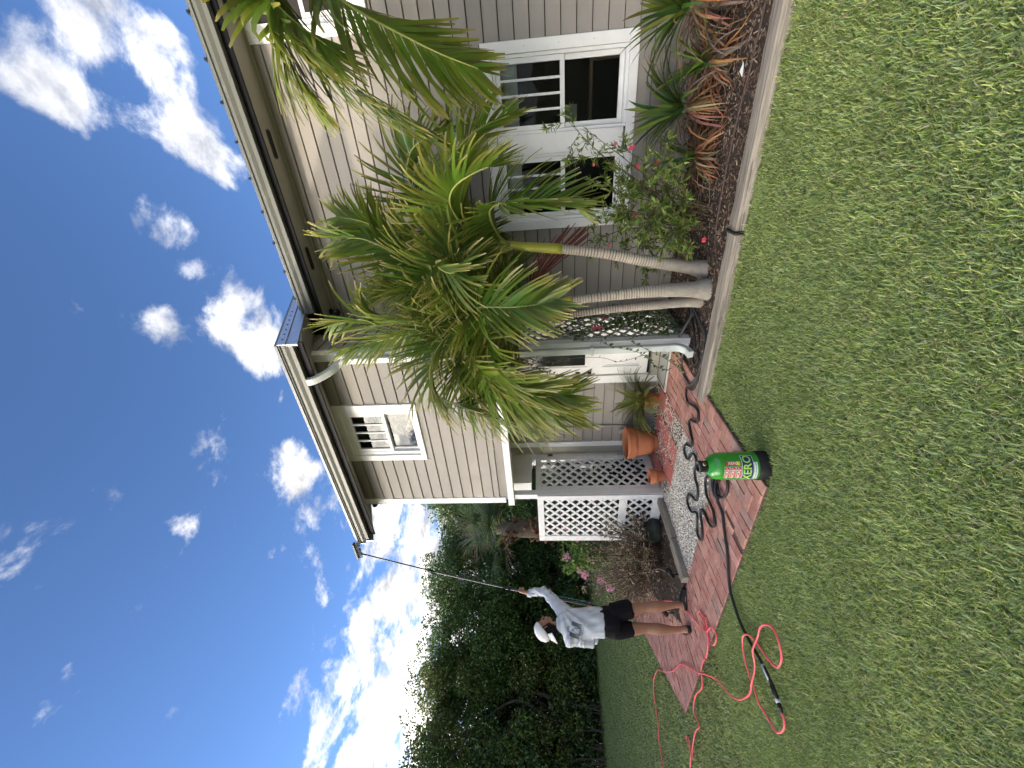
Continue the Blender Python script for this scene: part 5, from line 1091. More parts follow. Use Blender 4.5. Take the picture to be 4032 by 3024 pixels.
pkA = [(-3.557, 1.28), (-3.56, 1.25), (-3.61, 1.215), (-3.69, 1.215), (-3.77, 1.25), (-3.82, 1.34), (-3.85, 1.45), (-3.85, 1.55), (-3.83, 1.65), (-3.78, 1.76), (-3.72, 1.82), (-3.65, 1.835), (-3.58, 1.81), (-3.50, 1.74), (-3.46, 1.65), (-3.41, 1.56), (-3.36, 1.49), (-3.28, 1.45), (-3.19, 1.47), (-3.12, 1.54), (-3.13, 1.63), (-3.20, 1.69), (-3.30, 1.72), (-3.42, 1.71), (-3.55, 1.68, .055), (-3.68, 1.62), (-3.82, 1.56, .055), (-3.94, 1.55), (-4.09, 1.57), (-4.28, 1.63), (-4.42, 1.72), (-4.54, 1.84), (-4.67, 1.94), (-4.83, 2.04), (-5.03, 2.14), (-5.13, 2.19), (-5.33, 2.30), (-5.54, 2.44), (-5.76, 2.55), (-5.99, 2.61), (-6.25, 2.68), (-6.71, 2.87), (-7.04, 3.03), (-7.34, 3.10), (-7.60, 3.09), (-7.80, 2.98), (-7.88, 2.81), (-7.95, 2.66), (-8.08, 2.51), (-8.14, 2.36), (-8.2, 2.1), (-8.35, 1.75), (-8.6, 1.4)]
pk = thing('pink_tube', 'bright pink water tube looping over the lawn and across the brick', 'tube', (-4, 1.6, 0)); hose('tube_run', pkA, .0075, M['pink'], '', .036, parent=pk, jit=.012)
pk2 = thing('pink_tube', 'pink water tube wandering off left along the path edge on the lawn', 'tube', (-5.6, 2.0, 0))
hose('tube_run', [(-4.77, 2.17), (-4.99, 2.18), (-5.09, 2.12), (-5.18, 2.06), (-5.39, 2.10), (-5.58, 2.11), (-5.72, 2.05), (-5.70, 1.95), (-5.68, 1.89), (-5.88, 1.92), (-6.08, 1.90), (-6.25, 1.84), (-6.26, 1.79), (-6.31, 1.87), (-6.27, 1.96), (-6.32, 2.01), (-6.37, 2.0), (-6.31, 1.93), (-6.34, 1.85), (-6.55, 1.77), (-6.9, 1.6)], .0075, M['pink'], '', .036, parent=pk2, jit=.012)
pk3 = thing('pink_tube', 'pink water tube looped on the brick and rising past the person to the pole', 'tube', (-4.5, 2.3, 0))
hose('tube_run', [(-5.148, 2.911, 1.04), (-5.155, 2.846, .85), (-5.153, 2.788, .64), (-5.085, 2.87, .44), (-4.96, 2.89, .20), (-4.93, 2.78, .06), (-4.75, 2.56), (-4.62, 2.41), (-4.50, 2.28), (-4.50, 2.20), (-4.42, 2.13), (-4.30, 2.13), (-4.26, 2.19), (-4.34, 2.26), (-4.46, 2.28, .045), (-4.47, 2.34), (-4.49, 2.42), (-4.535, 2.51), (-4.47, 2.49), (-4.41, 2.38), (-4.44, 2.31), (-4.53, 2.25), (-4.62, 2.20), (-4.77, 2.17)], .0075, M['pink'], '', .030, parent=pk3)
hose('grey_hose', [(-1.62, 4.2, .03), (-1.66, 4.08), (-1.72, 3.88), (-1.77, 3.72), (-1.89, 3.65), (-2.03, 3.64), (-2.17, 3.66), (-2.33, 3.72), (-2.45, 3.85), (-2.44, 4.06), (-2.36, 4.18), (-2.22, 4.19), (-2.05, 4.12, .12), (-1.89, 4.08, .10), (-1.74, 4.12), (-1.64, 4.3), (-1.7, 4.5)], .014, M['ghose'], 'grey garden hose looped in the bed at the foot of the downspout', .03)
hose('black_cable', [(-1.60, 4.3, .03), (-1.70, 4.05), (-1.80, 3.90), (-1.92, 3.80), (-2.0, 3.82), (-2.08, 3.75), (-2.18, 3.80), (-2.12, 3.9), (-2.0, 3.9), (-1.85, 4.0), (-1.7, 4.25)], .011, M['hose'], 'black cable coiled in the mulch behind the downspout foot', .03, 'cable')
hose('drip_line', [(1.6, 3.72), (.66, 3.76), (.44, 3.79), (.29, 3.81), (.02, 3.87), (-.4, 3.91), (-.84, 3.90), (-1.0, 3.82), (-1.10, 3.73)], .009, mat('brown_drip_line', (.075, .05, .042), .6, .2, 20), 'brown drip line lying along the mulch behind the timber edging', .024)
hose('timber_cable', [(-.79, 3.62, .0), (-.79, 3.605, .055), (-.785, 3.55, .063), (-.785, 3.47, .062), (-.79, 3.435, .05), (-.79, 3.43, -.02)], .006, M['hose'], 'black cable strapped over the joint of the edging timbers', .03, 'cable')
hose('dry_stem', [(-4.9, 3.2, .02), (-5.0, 3.3, .10), (-5.15, 3.45, .16), (-5.3, 3.5, .20), (-5.5, 3.6, .18)], .007, M['timber'], 'pale dry stem lying across the mulch by the small timber', .03, 'stem')
for (x, y), lab in (((-4.78, 3.12), 'small black landscape spotlight in the mulch beside the short timber'), ((-5.52, 3.05), 'black garden spotlight in the mulch tip behind the person')):
    sp = thing('garden_spotlight', lab, 'spotlight', (x, y, 0)); MB().tube([(x, y, -.02), (x, y, .10)], .008, 8).build('stake', M['black'], sp); MB().tube([(x - .05, y, .09), (x - .04, y, .10), (x + .02, y + .01, .14), (x + .06, y + .015, .165)], [.02, .03, .03, .036], 12).build('lamp_head', M['black'], sp, True)
MB_ = MB(); 
for k in range(1): pass
lit = [((.30, 3.93), 'white scrap of paper lying on the mulch below the bromeliads', 'paper', .05), ((-3.62, 3.52), 'small pale blue scrap on the gravel near the small pot', 'scrap', .028)]
for (x, y), lab, cat, s in lit:
    tag(MB().add([(x - s, y - s * .3, .028), (x + s * .4, y - s * .45, .032), (x + s, y + s * .3, .026), (x - s * .2, y + s * .5, .04)], [(0, 1, 2, 3)]).build('scrap', mat('scrap_' + cat, (.75, .76, .75) if cat == 'paper' else (.42, .52, .68), .6, .05), None), lab, cat)

# ================================================================== green tank
TX, TY, TR = -2.225, 2.335, .1015
tk = thing('water_tank', 'green water-filter tank with black boot and XERO label on the lawn edge', 'tank', (TX, TY, -.01)); c = (TX, TY, -.02)
MB().lathe([(.001, 0), (.104, 0), (.107, .01), (.107, .088), (.104, .094)], c, 48).build('boot', mat('black_rubber', (.008, .008, .009), .6, .2, 40, .15, 90), tk, True)
M['tgreen'] = mat('green_tank_paint', (.025, .26, .022), .28, .08, 40, .06, 150, .55, coat=.35)
MB().lathe([(TR, .09), (TR, .335), (TR * .985, .360), (TR * .93, .385), (TR * .83, .405), (TR * .68, .420), (.046, .430), (.001, .430)], c, 48).build('body', M['tgreen'], tk, True)
MB().lathe([(.040, .425), (.043, .43), (.043, .470), (.045, .475), (.045, .492), (.041, .496), (.033, .494), (.031, .465), (.001, .463)], c, 36).build('valve_head', mat('black_plastic', (.014, .014, .015), .35, .15, 30), tk, True)
vd = Vector((-TX, -TY, 0)).normalized(); va = math.atan2(vd.y, vd.x)
MB().tube([Vector((TX, TY, .438)) + Matrix.Rotation(.35, 3, 'Z') @ vd * .035, Vector((TX, TY, .438)) + Matrix.Rotation(.35, 3, 'Z') @ vd * .052], .013, 14).build('brass_port', mat('brass', (.55, .40, .22), .35, .1, metal=.8), tk, True)
MB().tube([Vector((TX, TY, .438)) + Matrix.Rotation(.35, 3, 'Z') @ vd * .045, Vector((TX, TY, .438)) + Matrix.Rotation(.35, 3, 'Z') @ vd * .0525], .008, 12).build('port_hole', M['dark'], tk)
MB().tube([(TX - .03, TY, .452), (TX, TY + .012, .456), (TX + .028, TY - .004, .452)], .006, 6).build('valve_bridge', M['galv'], tk)
def text_tris(s, size, bold=0.0):
    cu = bpy.data.curves.new('txt', 'FONT'); cu.body = s; cu.size = size; cu.align_x = 'CENTER'; cu.align_y = 'CENTER'; cu.offset = bold; cu.resolution_u = 3
    o = bpy.data.objects.new('txt', cu); COL.objects.link(o); dg = bpy.context.evaluated_depsgraph_get(); me = bpy.data.meshes.new_from_object(o.evaluated_get(dg)); bm = bmesh.new(); bm.from_mesh(me); bmesh.ops.triangulate(bm, faces=bm.faces)
    for _ in range(1): bmesh.ops.subdivide_edges(bm, edges=[e for e in bm.edges if e.calc_length() > size * .3], cuts=1); bmesh.ops.triangulate(bm, faces=bm.faces)
    bm.verts.index_update(); V = [v.co.to_2d()[:] for v in bm.verts]; F = [[v.index for v in f.verts] for f in bm.faces]; bm.free(); bpy.data.objects.remove(o); bpy.data.curves.remove(cu); bpy.data.meshes.remove(me)
    return V, F
def on_tank(V, F, da, zc, eps, name, m, rot=0, sx=1, sy=1):
    out = []
    for x, y in V:
        x, y = x * sx, y * sy
        if rot: x, y = (y, -x)
        a = va + da + x / TR; out.append((TX + (TR + eps) * math.cos(a), TY + (TR + eps) * math.sin(a), zc + y))
    return MB().add(out, F).build(name, m, tk)
def rect(w, h, n=14):
    V = []; F = []
    for i in range(n + 1): x = -w / 2 + w * i / n; V += [(x, -h / 2), (x, h / 2)]
    for i in range(n): F.append((2 * i, 2 * i + 2, 2 * i + 3, 2 * i + 1))
    return V, F
flat = lambda nm, c_: mat(nm, c_, .4, .04, 30, spec=.4)
NAVY, LIME, WHT, RED, YEL = flat('label_navy', (.012, .03, .14)), flat('label_lime', (.42, .70, .10)), flat('label_white', (.80, .82, .80)), flat('label_red', (.55, .02, .03)), flat('label_yellow', (.75, .55, .06))
on_tank(*rect(.206, .082), -.22, .155, .0006, 'label_border', WHT); on_tank(*rect(.200, .076), -.22, .155, .0011, 'label_band', NAVY)
on_tank(*text_tris('XERO', .078, .0016), -.22, .156, .0016, 'label_lettering', LIME, sx=.98)
on_tank(*rect(.14, .024), -.45, .100, .0010, 'label_strip', WHT); on_tank(*text_tris('xeroproducts.com', .0185, .0002), -.42, .101, .0016, 'label_lettering', NAVY)
for k in range(3):
    zc = .302 - k * .041; on_tank(*rect(.092, .037, 8), -.52 + .0, zc, .0008, 'sticker', WHT); on_tank(*rect(.088, .033, 8), -.52, zc, .0012, 'sticker_face', RED)
    on_tank(*text_tris('WCR', .028, .0006), -.70, zc, .0017, 'sticker_lettering', WHT); on_tank(*rect(.003, .034, 2), -.34, zc, .0016, 'sticker_line', WHT)
    ic = MB()
    Vq = [(-.010, -.009), (-.007, -.011), (.010, .007), (.008, .010), (-.009, .004), (-.003, .011), (-.006, .012), (-.012, .006)]; on_tank(Vq, [(0, 1, 2, 3), (4, 5, 6, 7)], -.235, zc, .0017, 'sticker_icon', WHT)
on_tank(*rect(.028, .098, 4), .17, .258, .0008, 'side_sticker', RED); on_tank(*rect(.028, .026, 4), .17, .222, .0012, 'sticker_face', YEL); on_tank(*text_tris('XERO', .028, .0006), .17, .258, .0016, 'sticker_lettering', WHT, rot=1)
# ================================================================== the person with the brush pole
PO = Vector((-4.95, 2.70, .018)); PR = Vector((.479, .878, 0)); PN = Vector((-.878, .479, 0))
def W(r, n, z): return PO + PR * r + PN * n + Vector((0, 0, z))
M['skin'] = mat('skin', (.33, .165, .10), .5, .12, 14, .1, 80, .35); M['shirt'] = mat('pale_shirt', (.55, .58, .63), .75, .05, 20, .15, 300, .2); M['shorts'] = mat('black_shorts', (.005, .005, .007), .8, .2, 30, .1, 150, .2)
M['cap'] = mat('white_cap', (.78, .77, .74), .8, .05, 30, .15, 250, .2); M['hair'] = mat('dark_hair', (.0045, .0035, .003), .65, .3, 40, .6, 120, .25); M['shoe'] = mat('black_shoe', (.005, .005, .006), .6, .2, 40, .2, 90)
def blobmesh(tubes, voxel, smooth=3, disp=None):
    """tubes: (points, [(rx, ry)], side vector) -> one continuous skin"""
    mb = MB()
    for pts, rads, sv in tubes:
        pts = [Vector(p) for p in pts]; m = len(pts); n = 14; vs = []
        for i in range(m):
            t = (pts[min(i + 1, m - 1)] - pts[max(i - 1, 0)]).normalized(); a = Vector(sv); a = (a - t * a.dot(t)).normalized(); b = t.cross(a); rx, ry = rads[i] if isinstance(rads[i], tuple) else (rads[i], rads[i])
            for k in range(n): th = 2 * math.pi * k / n; vs.append(pts[i] + a * (rx * math.cos(th)) + b * (ry * math.sin(th)))
        t0 = (pts[1] - pts[0]).normalized(); t1 = (pts[-1] - pts[-2]).normalized(); r0 = rads[0] if isinstance(rads[0], float) else min(rads[0]); r1 = rads[-1] if isinstance(rads[-1], float) else min(rads[-1])
        o = len(vs); vs += [pts[0] - t0 * r0 * .6, pts[-1] + t1 * r1 * .6]
        fs = [(i * n + k, i * n + (k + 1) % n, (i + 1) * n + (k + 1) % n, (i + 1) * n + k) for i in range(m - 1) for k in range(n)] + [(o, (k + 1) % n, k) for k in range(n)] + [(o + 1, (m - 1) * n + k, (m - 1) * n + (k + 1) % n) for k in range(n)]
        mb.add(vs, fs)
    me = mb.mesh('tmp'); ob = bpy.data.objects.new('tmp', me); COL.objects.link(ob)
    md = ob.modifiers.new('r', 'REMESH'); md.mode = 'VOXEL'; md.voxel_size = voxel; sm_ = ob.modifiers.new('s', 'SMOOTH'); sm_.iterations = smooth; sm_.factor = .5
    dg = bpy.context.evaluated_depsgraph_get(); out = bpy.data.meshes.new_from_object(ob.evaluated_get(dg)); bpy.data.objects.remove(ob); bpy.data.meshes.remove(me)
    if disp:
        n = len(out.vertices); co = np.empty(n * 3); no = np.empty(n * 3); out.vertices.foreach_get('co', co); out.vertices.foreach_get('normal', no); co = co.reshape(-1, 3); no = no.reshape(-1, 3); co += no * disp(co)[:, None]; out.vertices.foreach_set('co', co.ravel())
    out.polygons.foreach_set('use_smooth', [True] * len(out.polygons)); out.update(); return out
person = thing('person', 'person in white cap, pale long-sleeved shirt and black shorts raising a pole', 'person', (-4.95, 2.70, 0))
rS = PR[:]
# joints (right, away, up)
hipR, hipL = W(.025, .03, .90), W(-.155, .05, .90); knR, knL = W(.085, .0, .49), W(-.125, .05, .50); anR, anL = W(.118, -.02, .085), W(-.135, .03, .095)
shR, shL = W(.055, .06, 1.46), W(-.255, .0, 1.43); elR, wrR = W(.255, .15, 1.675), W(.243, .225, 1.915); elL, wrL = W(-.275, .10, 1.13), W(.02, .27, 1.10)
hdR = W(.237, .238, 1.985); pole_lo, pole_hi = W(.09, .275, 1.02), W(.755, .545, 4.37)
def on_pole(z): t = (z - pole_lo.z) / (pole_hi.z - pole_lo.z); return pole_lo.lerp(pole_hi, t)
gr = on_pole(2.0); gl_p = on_pole(1.12)
T = []
def limb(a, b, rr, bow=(0, 0, 0)):
    m = len(rr); T.append(([a.lerp(b, i / (m - 1)) + Vector(bow) * math.sin(math.pi * i / (m - 1)) for i in range(m)], rr, rS))
limb(hipR, knR, [.088, .085, .075, .066, .058]); limb(knR, anR, [.054, .060, .064, .056, .043, .034, .036], PN[:] and tuple(PN * -.012))
limb(hipL, knL, [.088, .085, .075, .066, .058]); limb(knL, anL, [.054, .060, .065, .057, .043, .034, .036], tuple(PN * -.012 - PR * .006))
T.append(([W(-.06, .04, .86), W(-.065, .03, .98), W(-.075, .03, 1.12), W(-.09, .03, 1.28), W(-.10, .03, 1.42), W(-.105, .03, 1.50)], [(.15, .10), (.145, .10), (.145, .095), (.165, .10), (.165, .09), (.09, .07)], rS))
T.append(([W(-.105, .03, 1.47), W(-.12, .04, 1.56), W(-.13, .05, 1.62)], [.06, .054, .054], rS))
fd = (PR * .90 + PN * .18 + Vector((0, 0, .40))).normalized(); hu = (Vector((0, 0, 1)) - fd * fd.z).normalized(); hs = fd.cross(hu); hc = W(-.135, .05, 1.685)
hp = lambda f, u, s=0: hc + fd * f + hu * u + hs * s
T.append(([hp(-.02, -.10), hp(-.012, -.05), hp(-.008, .0), hp(-.012, .05), hp(-.02, .085), hp(-.025, .105)], [(.052, .065), (.066, .085), (.074, .096), (.074, .095), (.06, .078), (.03, .04)], hs[:]))
T.append(([hp(.03, -.075), hp(.078, -.092)], [.040, .026], hs[:]))                                   # jaw and chin
T.append(([hp(.078, .022), hp(.100, -.004), hp(.116, -.024), hp(.090, -.036)], [.010, .013, .015, .011], hs[:]))   # nose
for q in (-.047, -.060): T.append(([hp(.080, q, -.018), hp(.096, q, 0), hp(.080, q, .018)], [.007, .0095, .007], hu[:]))   # lips
T.append(([hp(.072, .032, -.035), hp(.084, .034, 0), hp(.072, .032, .035)], [.010, .012, .010], hu[:]))              # brow
for s_ in (-1, 1): T.append(([hp(-.01, -.025, .075 * s_), hp(-.012, .0, .082 * s_), hp(-.014, .025, .080 * s_)], [(.006, .016), (.008, .02), (.006, .014)], fd[:]))   # ears
limb(shR, elR, [.056, .052, .046, .042]); limb(elR, wrR, [.043, .042, .036, .028]); limb(shL, elL, [.056, .052, .046, .042]); limb(elL, wrL, [.043, .042, .036, .028])
def hand(wr, grip, axis, out):
    """palm beside the pole, four fingers and thumb wrapped round it"""
    axis = axis.normalized(); d = (grip - wr); side = (d - axis * d.dot(axis)); nrm = out.normalized(); nrm = (nrm - axis * nrm.dot(axis)).normalized(); bi = axis.cross(nrm)
    pc = grip + nrm * .030
    T.append(([wr, wr.lerp(pc, .5), pc - axis * .012, pc + axis * .030], [(.027, .020), (.034, .018), (.040, .016), (.036, .015)], axis[:]))
    for i, (ln, rr) in enumerate(((.068, .0088), (.078, .0092), (.074, .009), (.060, .008))):
        b0 = pc + axis * (.036 - .022 * i); pts = []
        for k in range(7):
            th = .15 + k * (ln / .026) * .9 / 6; pts.append(grip + axis * (.036 - .022 * i) + (nrm * math.cos(th) + bi * math.sin(th)) * (.025 + .002 * (k == 0)))
        T.append((pts, [rr] * 5 + [rr * .92, rr * .8], axis[:]))
    pts = [pc - axis * .015]
    for k in range(5): th = -.25 - k * .42; pts.append(grip + axis * (-.004 + .007 * k) + (nrm * math.cos(th) + bi * math.sin(th)) * .027)
    T.append((pts, [.013, .0125, .0115, .0105, .0098, .008], axis[:]))
pax = (pole_hi - pole_lo); hand(wrR, gr, pax, -PR * .8 - PN * .6); hand(wrL, gl_p, pax, -PR * .5 + PN * .8)
# feet
fR = (PR * .87 - PN * .45).normalized(); fL = (PN * .95 - PR * .1).normalized()
for an, fdv in ((anR, fR), (anL, fL)):
    z = Vector((0, 0, 1)); b = an - z * .05; T.append(([an, b - fdv * .03, b - fdv * .045 - z * .005], [.036, .036, .03], rS)); T.append(([b - fdv * .035, b + fdv * .04, b + fdv * .12 - z * .012, b + fdv * .175 - z * .018], [(.034, .036), (.038, .034), (.042, .022), (.034, .014)], fdv.cross(z)[:]))
link('body', blobmesh(T, .0058, 2), M['skin'], person)
# shirt: torso and sleeves, draped folds pulled from the raised arm to the opposite hem
def folds(co):
    p = co - np.array(PO); r = p[:, 0] * PR.x + p[:, 1] * PR.y; z = p[:, 2]; n = p[:, 0] * PN.x + p[:, 1] * PN.y
    ax = (r - .09) * .80 + (z - 1.48) * .60; al = -(r - .09) * .60 + (z - 1.48) * .80          # across / along a line from the right armpit to the left hem
    ang = np.arctan2((z - 1.52), (r - .12)); dist = np.hypot(r - .12, z - 1.52)
    f = .010 * np.sin(ang * 19 + 3 * n) * np.clip((dist - .06) * 4, 0, 1) * np.clip((.62 - dist) * 4, 0, 1)
    w_ = np.sin(r * 31 + z * 17 + n * 23) + np.sin(r * 13 - z * 29 + n * 11); f += .0035 * np.sin(z * 85 + 2.2 * w_) * np.clip((-.2 - r) * 12, 0, 1) * (z < 1.4) + .003 * np.sin(z * 95 - r * 60 + 2.0 * w_) * (r > .14)
    f += .004 * np.sin(r * 60 + z * 23 + n * 40)
    return f
T = []
T.append(([W(-.075, .03, .995), W(-.075, .03, 1.05), W(-.08, .03, 1.15), W(-.09, .03, 1.28), W(-.10, .03, 1.40), W(-.10, .03, 1.47), W(-.11, .035, 1.525)], [(.165, .128), (.168, .130), (.166, .124), (.178, .120), (.184, .114), (.158, .102), (.082, .08)], rS))
sleeve = [.082, .074, .064, .058]
limb(shR - PR * .03 - Vector((0, 0, .02)), elR, [.096, .080, .066, .058]); limb(elR, wrR.lerp(elR, .06), [.058, .055, .048, .040]); limb(shL + PR * .03, elL, [.098, .090, .078, .070]); limb(elL, wrL.lerp(elL, .08), [.070, .066, .056, .044])
shirt_me = blobmesh(T, .0075, 3, folds); shirt = link('shirt', shirt_me, M['shirt'], person)
# shorts
T = []
T.append(([W(-.065, .03, 1.03), W(-.065, .03, .96), W(-.065, .035, .88), W(-.065, .04, .82)], [(.152, .116), (.165, .126), (.176, .130), (.165, .12)], rS))
limb(hipR - Vector((0, 0, .02)), hipR.lerp(knR, .60) + PR * .012, [.112, .112, .110, .108, .106]); limb(hipL - Vector((0, 0, .02)), hipL.lerp(knL, .60) - PR * .004, [.100, .098, .092, .088, .085])
link('shorts', blobmesh(T, .008, 2, lambda co: .004 * np.sin(co[:, 2] * 40 + co[:, 0] * 60)), M['shorts'], person)
# hair below the cap
T = []
T.append(([hp(-.035, -.085), hp(-.05, -.04), hp(-.045, .02), hp(-.035, .06)], [(.082, .086), (.094, .096), (.092, .094), (.080, .085)], hs[:])); T.append(([hp(-.055, -.02), hp(-.065, -.09), hp(-.055, -.14)], [(.086, .070), (.086, .070), (.066, .05)], hs[:]))
link('hair', blobmesh(T, .007, 1, lambda co: .006 * np.sin(co[:, 0] * 160) * np.sin(co[:, 1] * 170) * np.sin(co[:, 2] * 150)), M['hair'], person)
# cap worn backwards: crown, brim, strap label
cv = []; cf = []
nr, ns = 9, 28; ca = (hu * .93 - fd * .30).normalized(); cb = (fd - ca * fd.dot(ca)).normalized(); cs = ca.cross(cb); cc0 = hp(-.022, .028)
for i in range(nr):
    ph = (math.pi / 2) * i / (nr - 1)
    for k in range(ns): th = 2 * math.pi * k / ns; cv.append((cc0 + cb * (.124 * math.cos(ph) * math.cos(th)) + cs * (.108 * math.cos(ph) * math.sin(th)) + ca * (.108 * math.sin(ph) ** .9))[:])
cf = [(i * ns + k, i * ns + (k + 1) % ns, (i + 1) * ns + (k + 1) % ns, (i + 1) * ns + k) for i in range(nr - 1) for k in range(ns)]
cap = MB().add(cv, cf).build('cap', M['cap'], person, True); sol = cap.modifiers.new('thick', 'SOLIDIFY'); sol.thickness = .004
bv = []; bf = []
for j in range(5):
    for k in range(13):
        th = math.pi + (-1.0 + 2.0 * k / 12); e = j / 4; rr = .124 + .075 * e * math.cos((th - math.pi) * .85); bv.append((cc0 + cb * (rr * math.cos(th)) + cs * (.86 * rr * math.sin(th)) - ca * (.002 + .030 * e + .02 * e * abs(math.sin(th - math.pi)) ** 2))[:])
bf = [(j * 13 + k, j * 13 + k + 1, (j + 1) * 13 + k + 1, (j + 1) * 13 + k) for j in range(4) for k in range(12)]
brim = MB().add(bv, bf).build('cap_brim', M['cap'], cap, True); sol = brim.modifiers.new('thick', 'SOLIDIFY'); sol.thickness = .005
pv = [];
for k in range(7):
    th = math.pi + (-.28 + .56 * k / 6); pv += [(cc0 + cb * (.1275 * math.cos(th)) + cs * (.111 * math.sin(th)) + ca * .006)[:], (cc0 + cb * (.1235 * math.cos(th)) + cs * (.1075 * math.sin(th)) + ca * .042)[:]]
MB().add(pv, [(2 * k, 2 * k + 2, 2 * k + 3, 2 * k + 1) for k in range(6)]).build('leather_patch', mat('leather_patch', (.16, .06, .025), .6, .2, 40), cap)
# shoes: slip-ons with open heel
for an, fdv in ((anR, fR), (anL, fL)):
    z = Vector((0, 0, 1)); g = Vector((an.x, an.y, PO.z)); T = []; sd = fdv.cross(z)
    T.append(([g - fdv * .062 + z * .014, g + fdv * .04 + z * .014, g + fdv * .14 + z * .012, g + fdv * .20 + z * .012], [(.038, .013), (.043, .013), (.050, .012), (.038, .011)], sd[:]))
    T.append(([g + fdv * .045 + z * .055, g + fdv * .12 + z * .042, g + fdv * .19 + z * .028], [(.046, .036), (.050, .028), (.038, .018)], sd[:]))
    T.append(([g - fdv * .055 + z * .032, g + z * .036, g + fdv * .05 + z * .045], [(.041, .016), (.045, .018), (.047, .022)], sd[:]))
    link('shoe', blobmesh(T, .006, 2), M['shoe'], person)
# printed emblem on the back of the shirt, laid onto the cloth
from mathutils.bvhtree import BVHTree
bvh = BVHTree.FromPolygons([v.co[:] for v in shirt_me.vertices], [list(p.vertices) for p in shirt_me.polygons])
prn = MB(); EC = (-.155, 1.33)
def on_shirt(r, z):
    o = W(r, -1.2, z); h = bvh.ray_cast(o, PN); p = h[0] if h[0] is not None else W(r, -.1, z); return p - PN * .0022
def dq(pts, sub=1):
    prn.add([on_shirt(*p)[:] for p in pts], [tuple(range(len(pts)))])
def er(x, y): a = -.30; return (EC[0] + x * math.cos(a) - y * math.sin(a), EC[1] + x * math.sin(a) + y * math.cos(a))
for x0 in (-.072, .038):
    for k in range(10): y0 = -.045 + k * .0105; dq([er(x0, y0), er(x0 + .017, y0), er(x0 + .017, y0 + .007), er(x0, y0 + .007)]); dq([er(x0 + .017, y0), er(x0 + .034, y0), er(x0 + .034, y0 + .007), er(x0 + .017, y0 + .007)])
    for xx in (x0 - .004, x0 + .033): dq([er(xx, -.048), er(xx + .005, -.048), er(xx + .005, .062), er(xx, .062)])
for k in range(8): x0 = -.076 + k * .0195; dq([er(x0, -.056), er(x0 + .0195, -.056), er(x0 + .0195, -.049), er(x0, -.049)])
for s_ in (-1, 1):
    for k in range(6): t0, t1 = k / 6, (k + 1) / 6; f = lambda t: (s_ * (.033 - .030 * t ** 2), -.048 + .085 * t); a_, b_ = f(t0), f(t1); dq([er(a_[0], a_[1]), er(b_[0], b_[1]), er(b_[0] - s_ * .005, b_[1]), er(a_[0] - s_ * .005, a_[1])])
for k in range(10): t0, t1 = k * .5, (k + 1) * .5; a_, b_ = (.014 * math.cos(t0) - .006, .034 + .014 * math.sin(t0)), (.014 * math.cos(t1) - .006, .034 + .014 * math.sin(t1)); dq([er(*a_), er(*b_), er(b_[0] * .7, .034 + (b_[1] - .034) * .7), er(a_[0] * .7, .034 + (a_[1] - .034) * .7)])
for a_ in (.5, .9, 1.3, 1.75, 2.2, 2.6): dq([er(-.012 + .012 * math.cos(a_), .062 + .008 * math.sin(a_)), er(-.012 + .035 * math.cos(a_ - .09), .062 + .032 * math.sin(a_ - .09)), er(-.012 + .042 * math.cos(a_), .062 + .040 * math.sin(a_)), er(-.012 + .035 * math.cos(a_ + .09), .062 + .032 * math.sin(a_ + .09))])
rg = random.Random(4)
for row, (y0, hgt, n_, x0) in enumerate(((-.072, .010, 15, -.085), (-.087, .007, 17, -.08))):
    for k in range(n_):
        if rg.random() < .12: continue
        xa = x0 + k * .0115; dq([er(xa, y0), er(xa + .0028, y0), er(xa + .0028, y0 + hgt), er(xa, y0 + hgt)]); dq([er(xa + .0028, y0 + hgt * rg.choice([0, .4, .75])), er(xa + .008, y0 + hgt * .1), er(xa + .008, y0 + hgt * .35), er(xa + .0028, y0 + hgt * .6)])
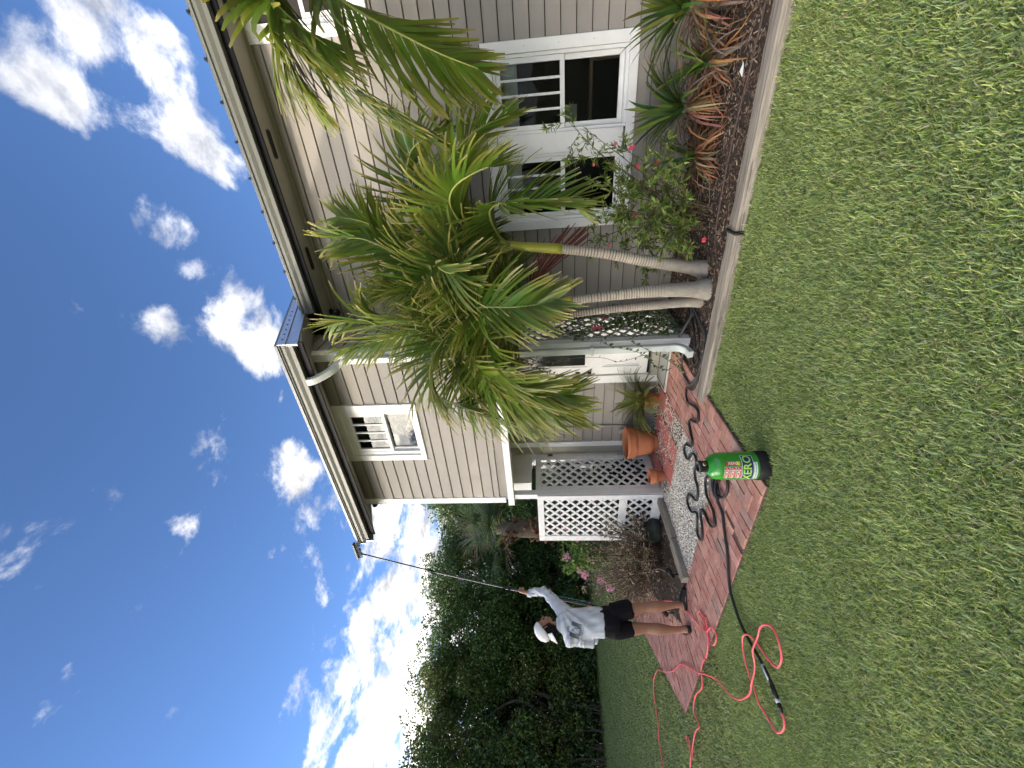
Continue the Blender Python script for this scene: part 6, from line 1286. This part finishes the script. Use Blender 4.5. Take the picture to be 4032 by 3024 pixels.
prn.build('shirt_print', mat('shirt_ink', (.03, .032, .04), .7, .05), shirt)

# the brush pole
bp_ = thing('brush_pole', 'long dark telescopic brush pole held up to the end of the gutter', 'brush pole', pole_lo)
a, b = pole_lo, pole_hi; q = lambda t: a.lerp(b, t) + Vector((0, 0, 0)) + PR * (-.020 * math.sin(math.pi * t))
M['carbon'] = mat('carbon_pole', (.02, .021, .024), .25, .2, 30, spec=.6)
MB().tube([q(t / 10 * .34) for t in range(11)], .0155, 12).build('lower_section', M['carbon'], bp_, True)
MB().tube([q(.34 + t / 10 * .33) for t in range(11)], .0130, 12).build('middle_section', M['carbon'], bp_, True); MB().tube([q(.67 + t / 10 * .33) for t in range(11)], .0105, 12).build('upper_section', M['carbon'], bp_, True)
for t in (.335, .665): MB().tube([q(t), q(t + .018)], .020, 12).bbox(*[v for k in range(3) for v in (q(t + .009)[k] - .012, q(t + .009)[k] + .012)], .003).build('clamp', M['black'], bp_, True)
hose('water_tube', [q(0.0) + PR * .03, q(.1) + PR * .035, q(.22) + PR * .02, q(.30) + PR * .018], .004, mat('blue_tube', (.10, .30, .34), .4, .1), '', 0, parent=bp_)
bd = Vector((1, .05, .0)).normalized(); bc = b + Vector((.11, -.035, .035))
MB().bar(bc - bd * .15, bc + bd * .15, .055, .022, (0, 0, 1)).build('brush_stock', M['black'], bp_)
MB().bar(bc - bd * .10 + Vector((0, 0, .012)), bc + bd * .10 + Vector((0, 0, .012)), .02, .008, (0, 0, 1)).build('brush_trim', mat('brush_green', (.08, .45, .06), .4, .1), bp_)
brs = MB(); rg = random.Random(8)
for k in range(150): p = bc + bd * rg.uniform(-.145, .145) + Vector((rg.uniform(-.02, .02), rg.uniform(-.02, .02), -.008)); brs.tube([p, p + Vector((rg.uniform(-.015, .015), rg.uniform(0, .03), -.06))], .0022, 3, False)
brs.build('bristles', mat('bristles', (.05, .055, .055), .6, .2), bp_)
MB().tube(catmull([b, b + Vector((.03, -.03, .03)), bc], 4), .012, 8).build('gooseneck', M['black'], bp_, True)
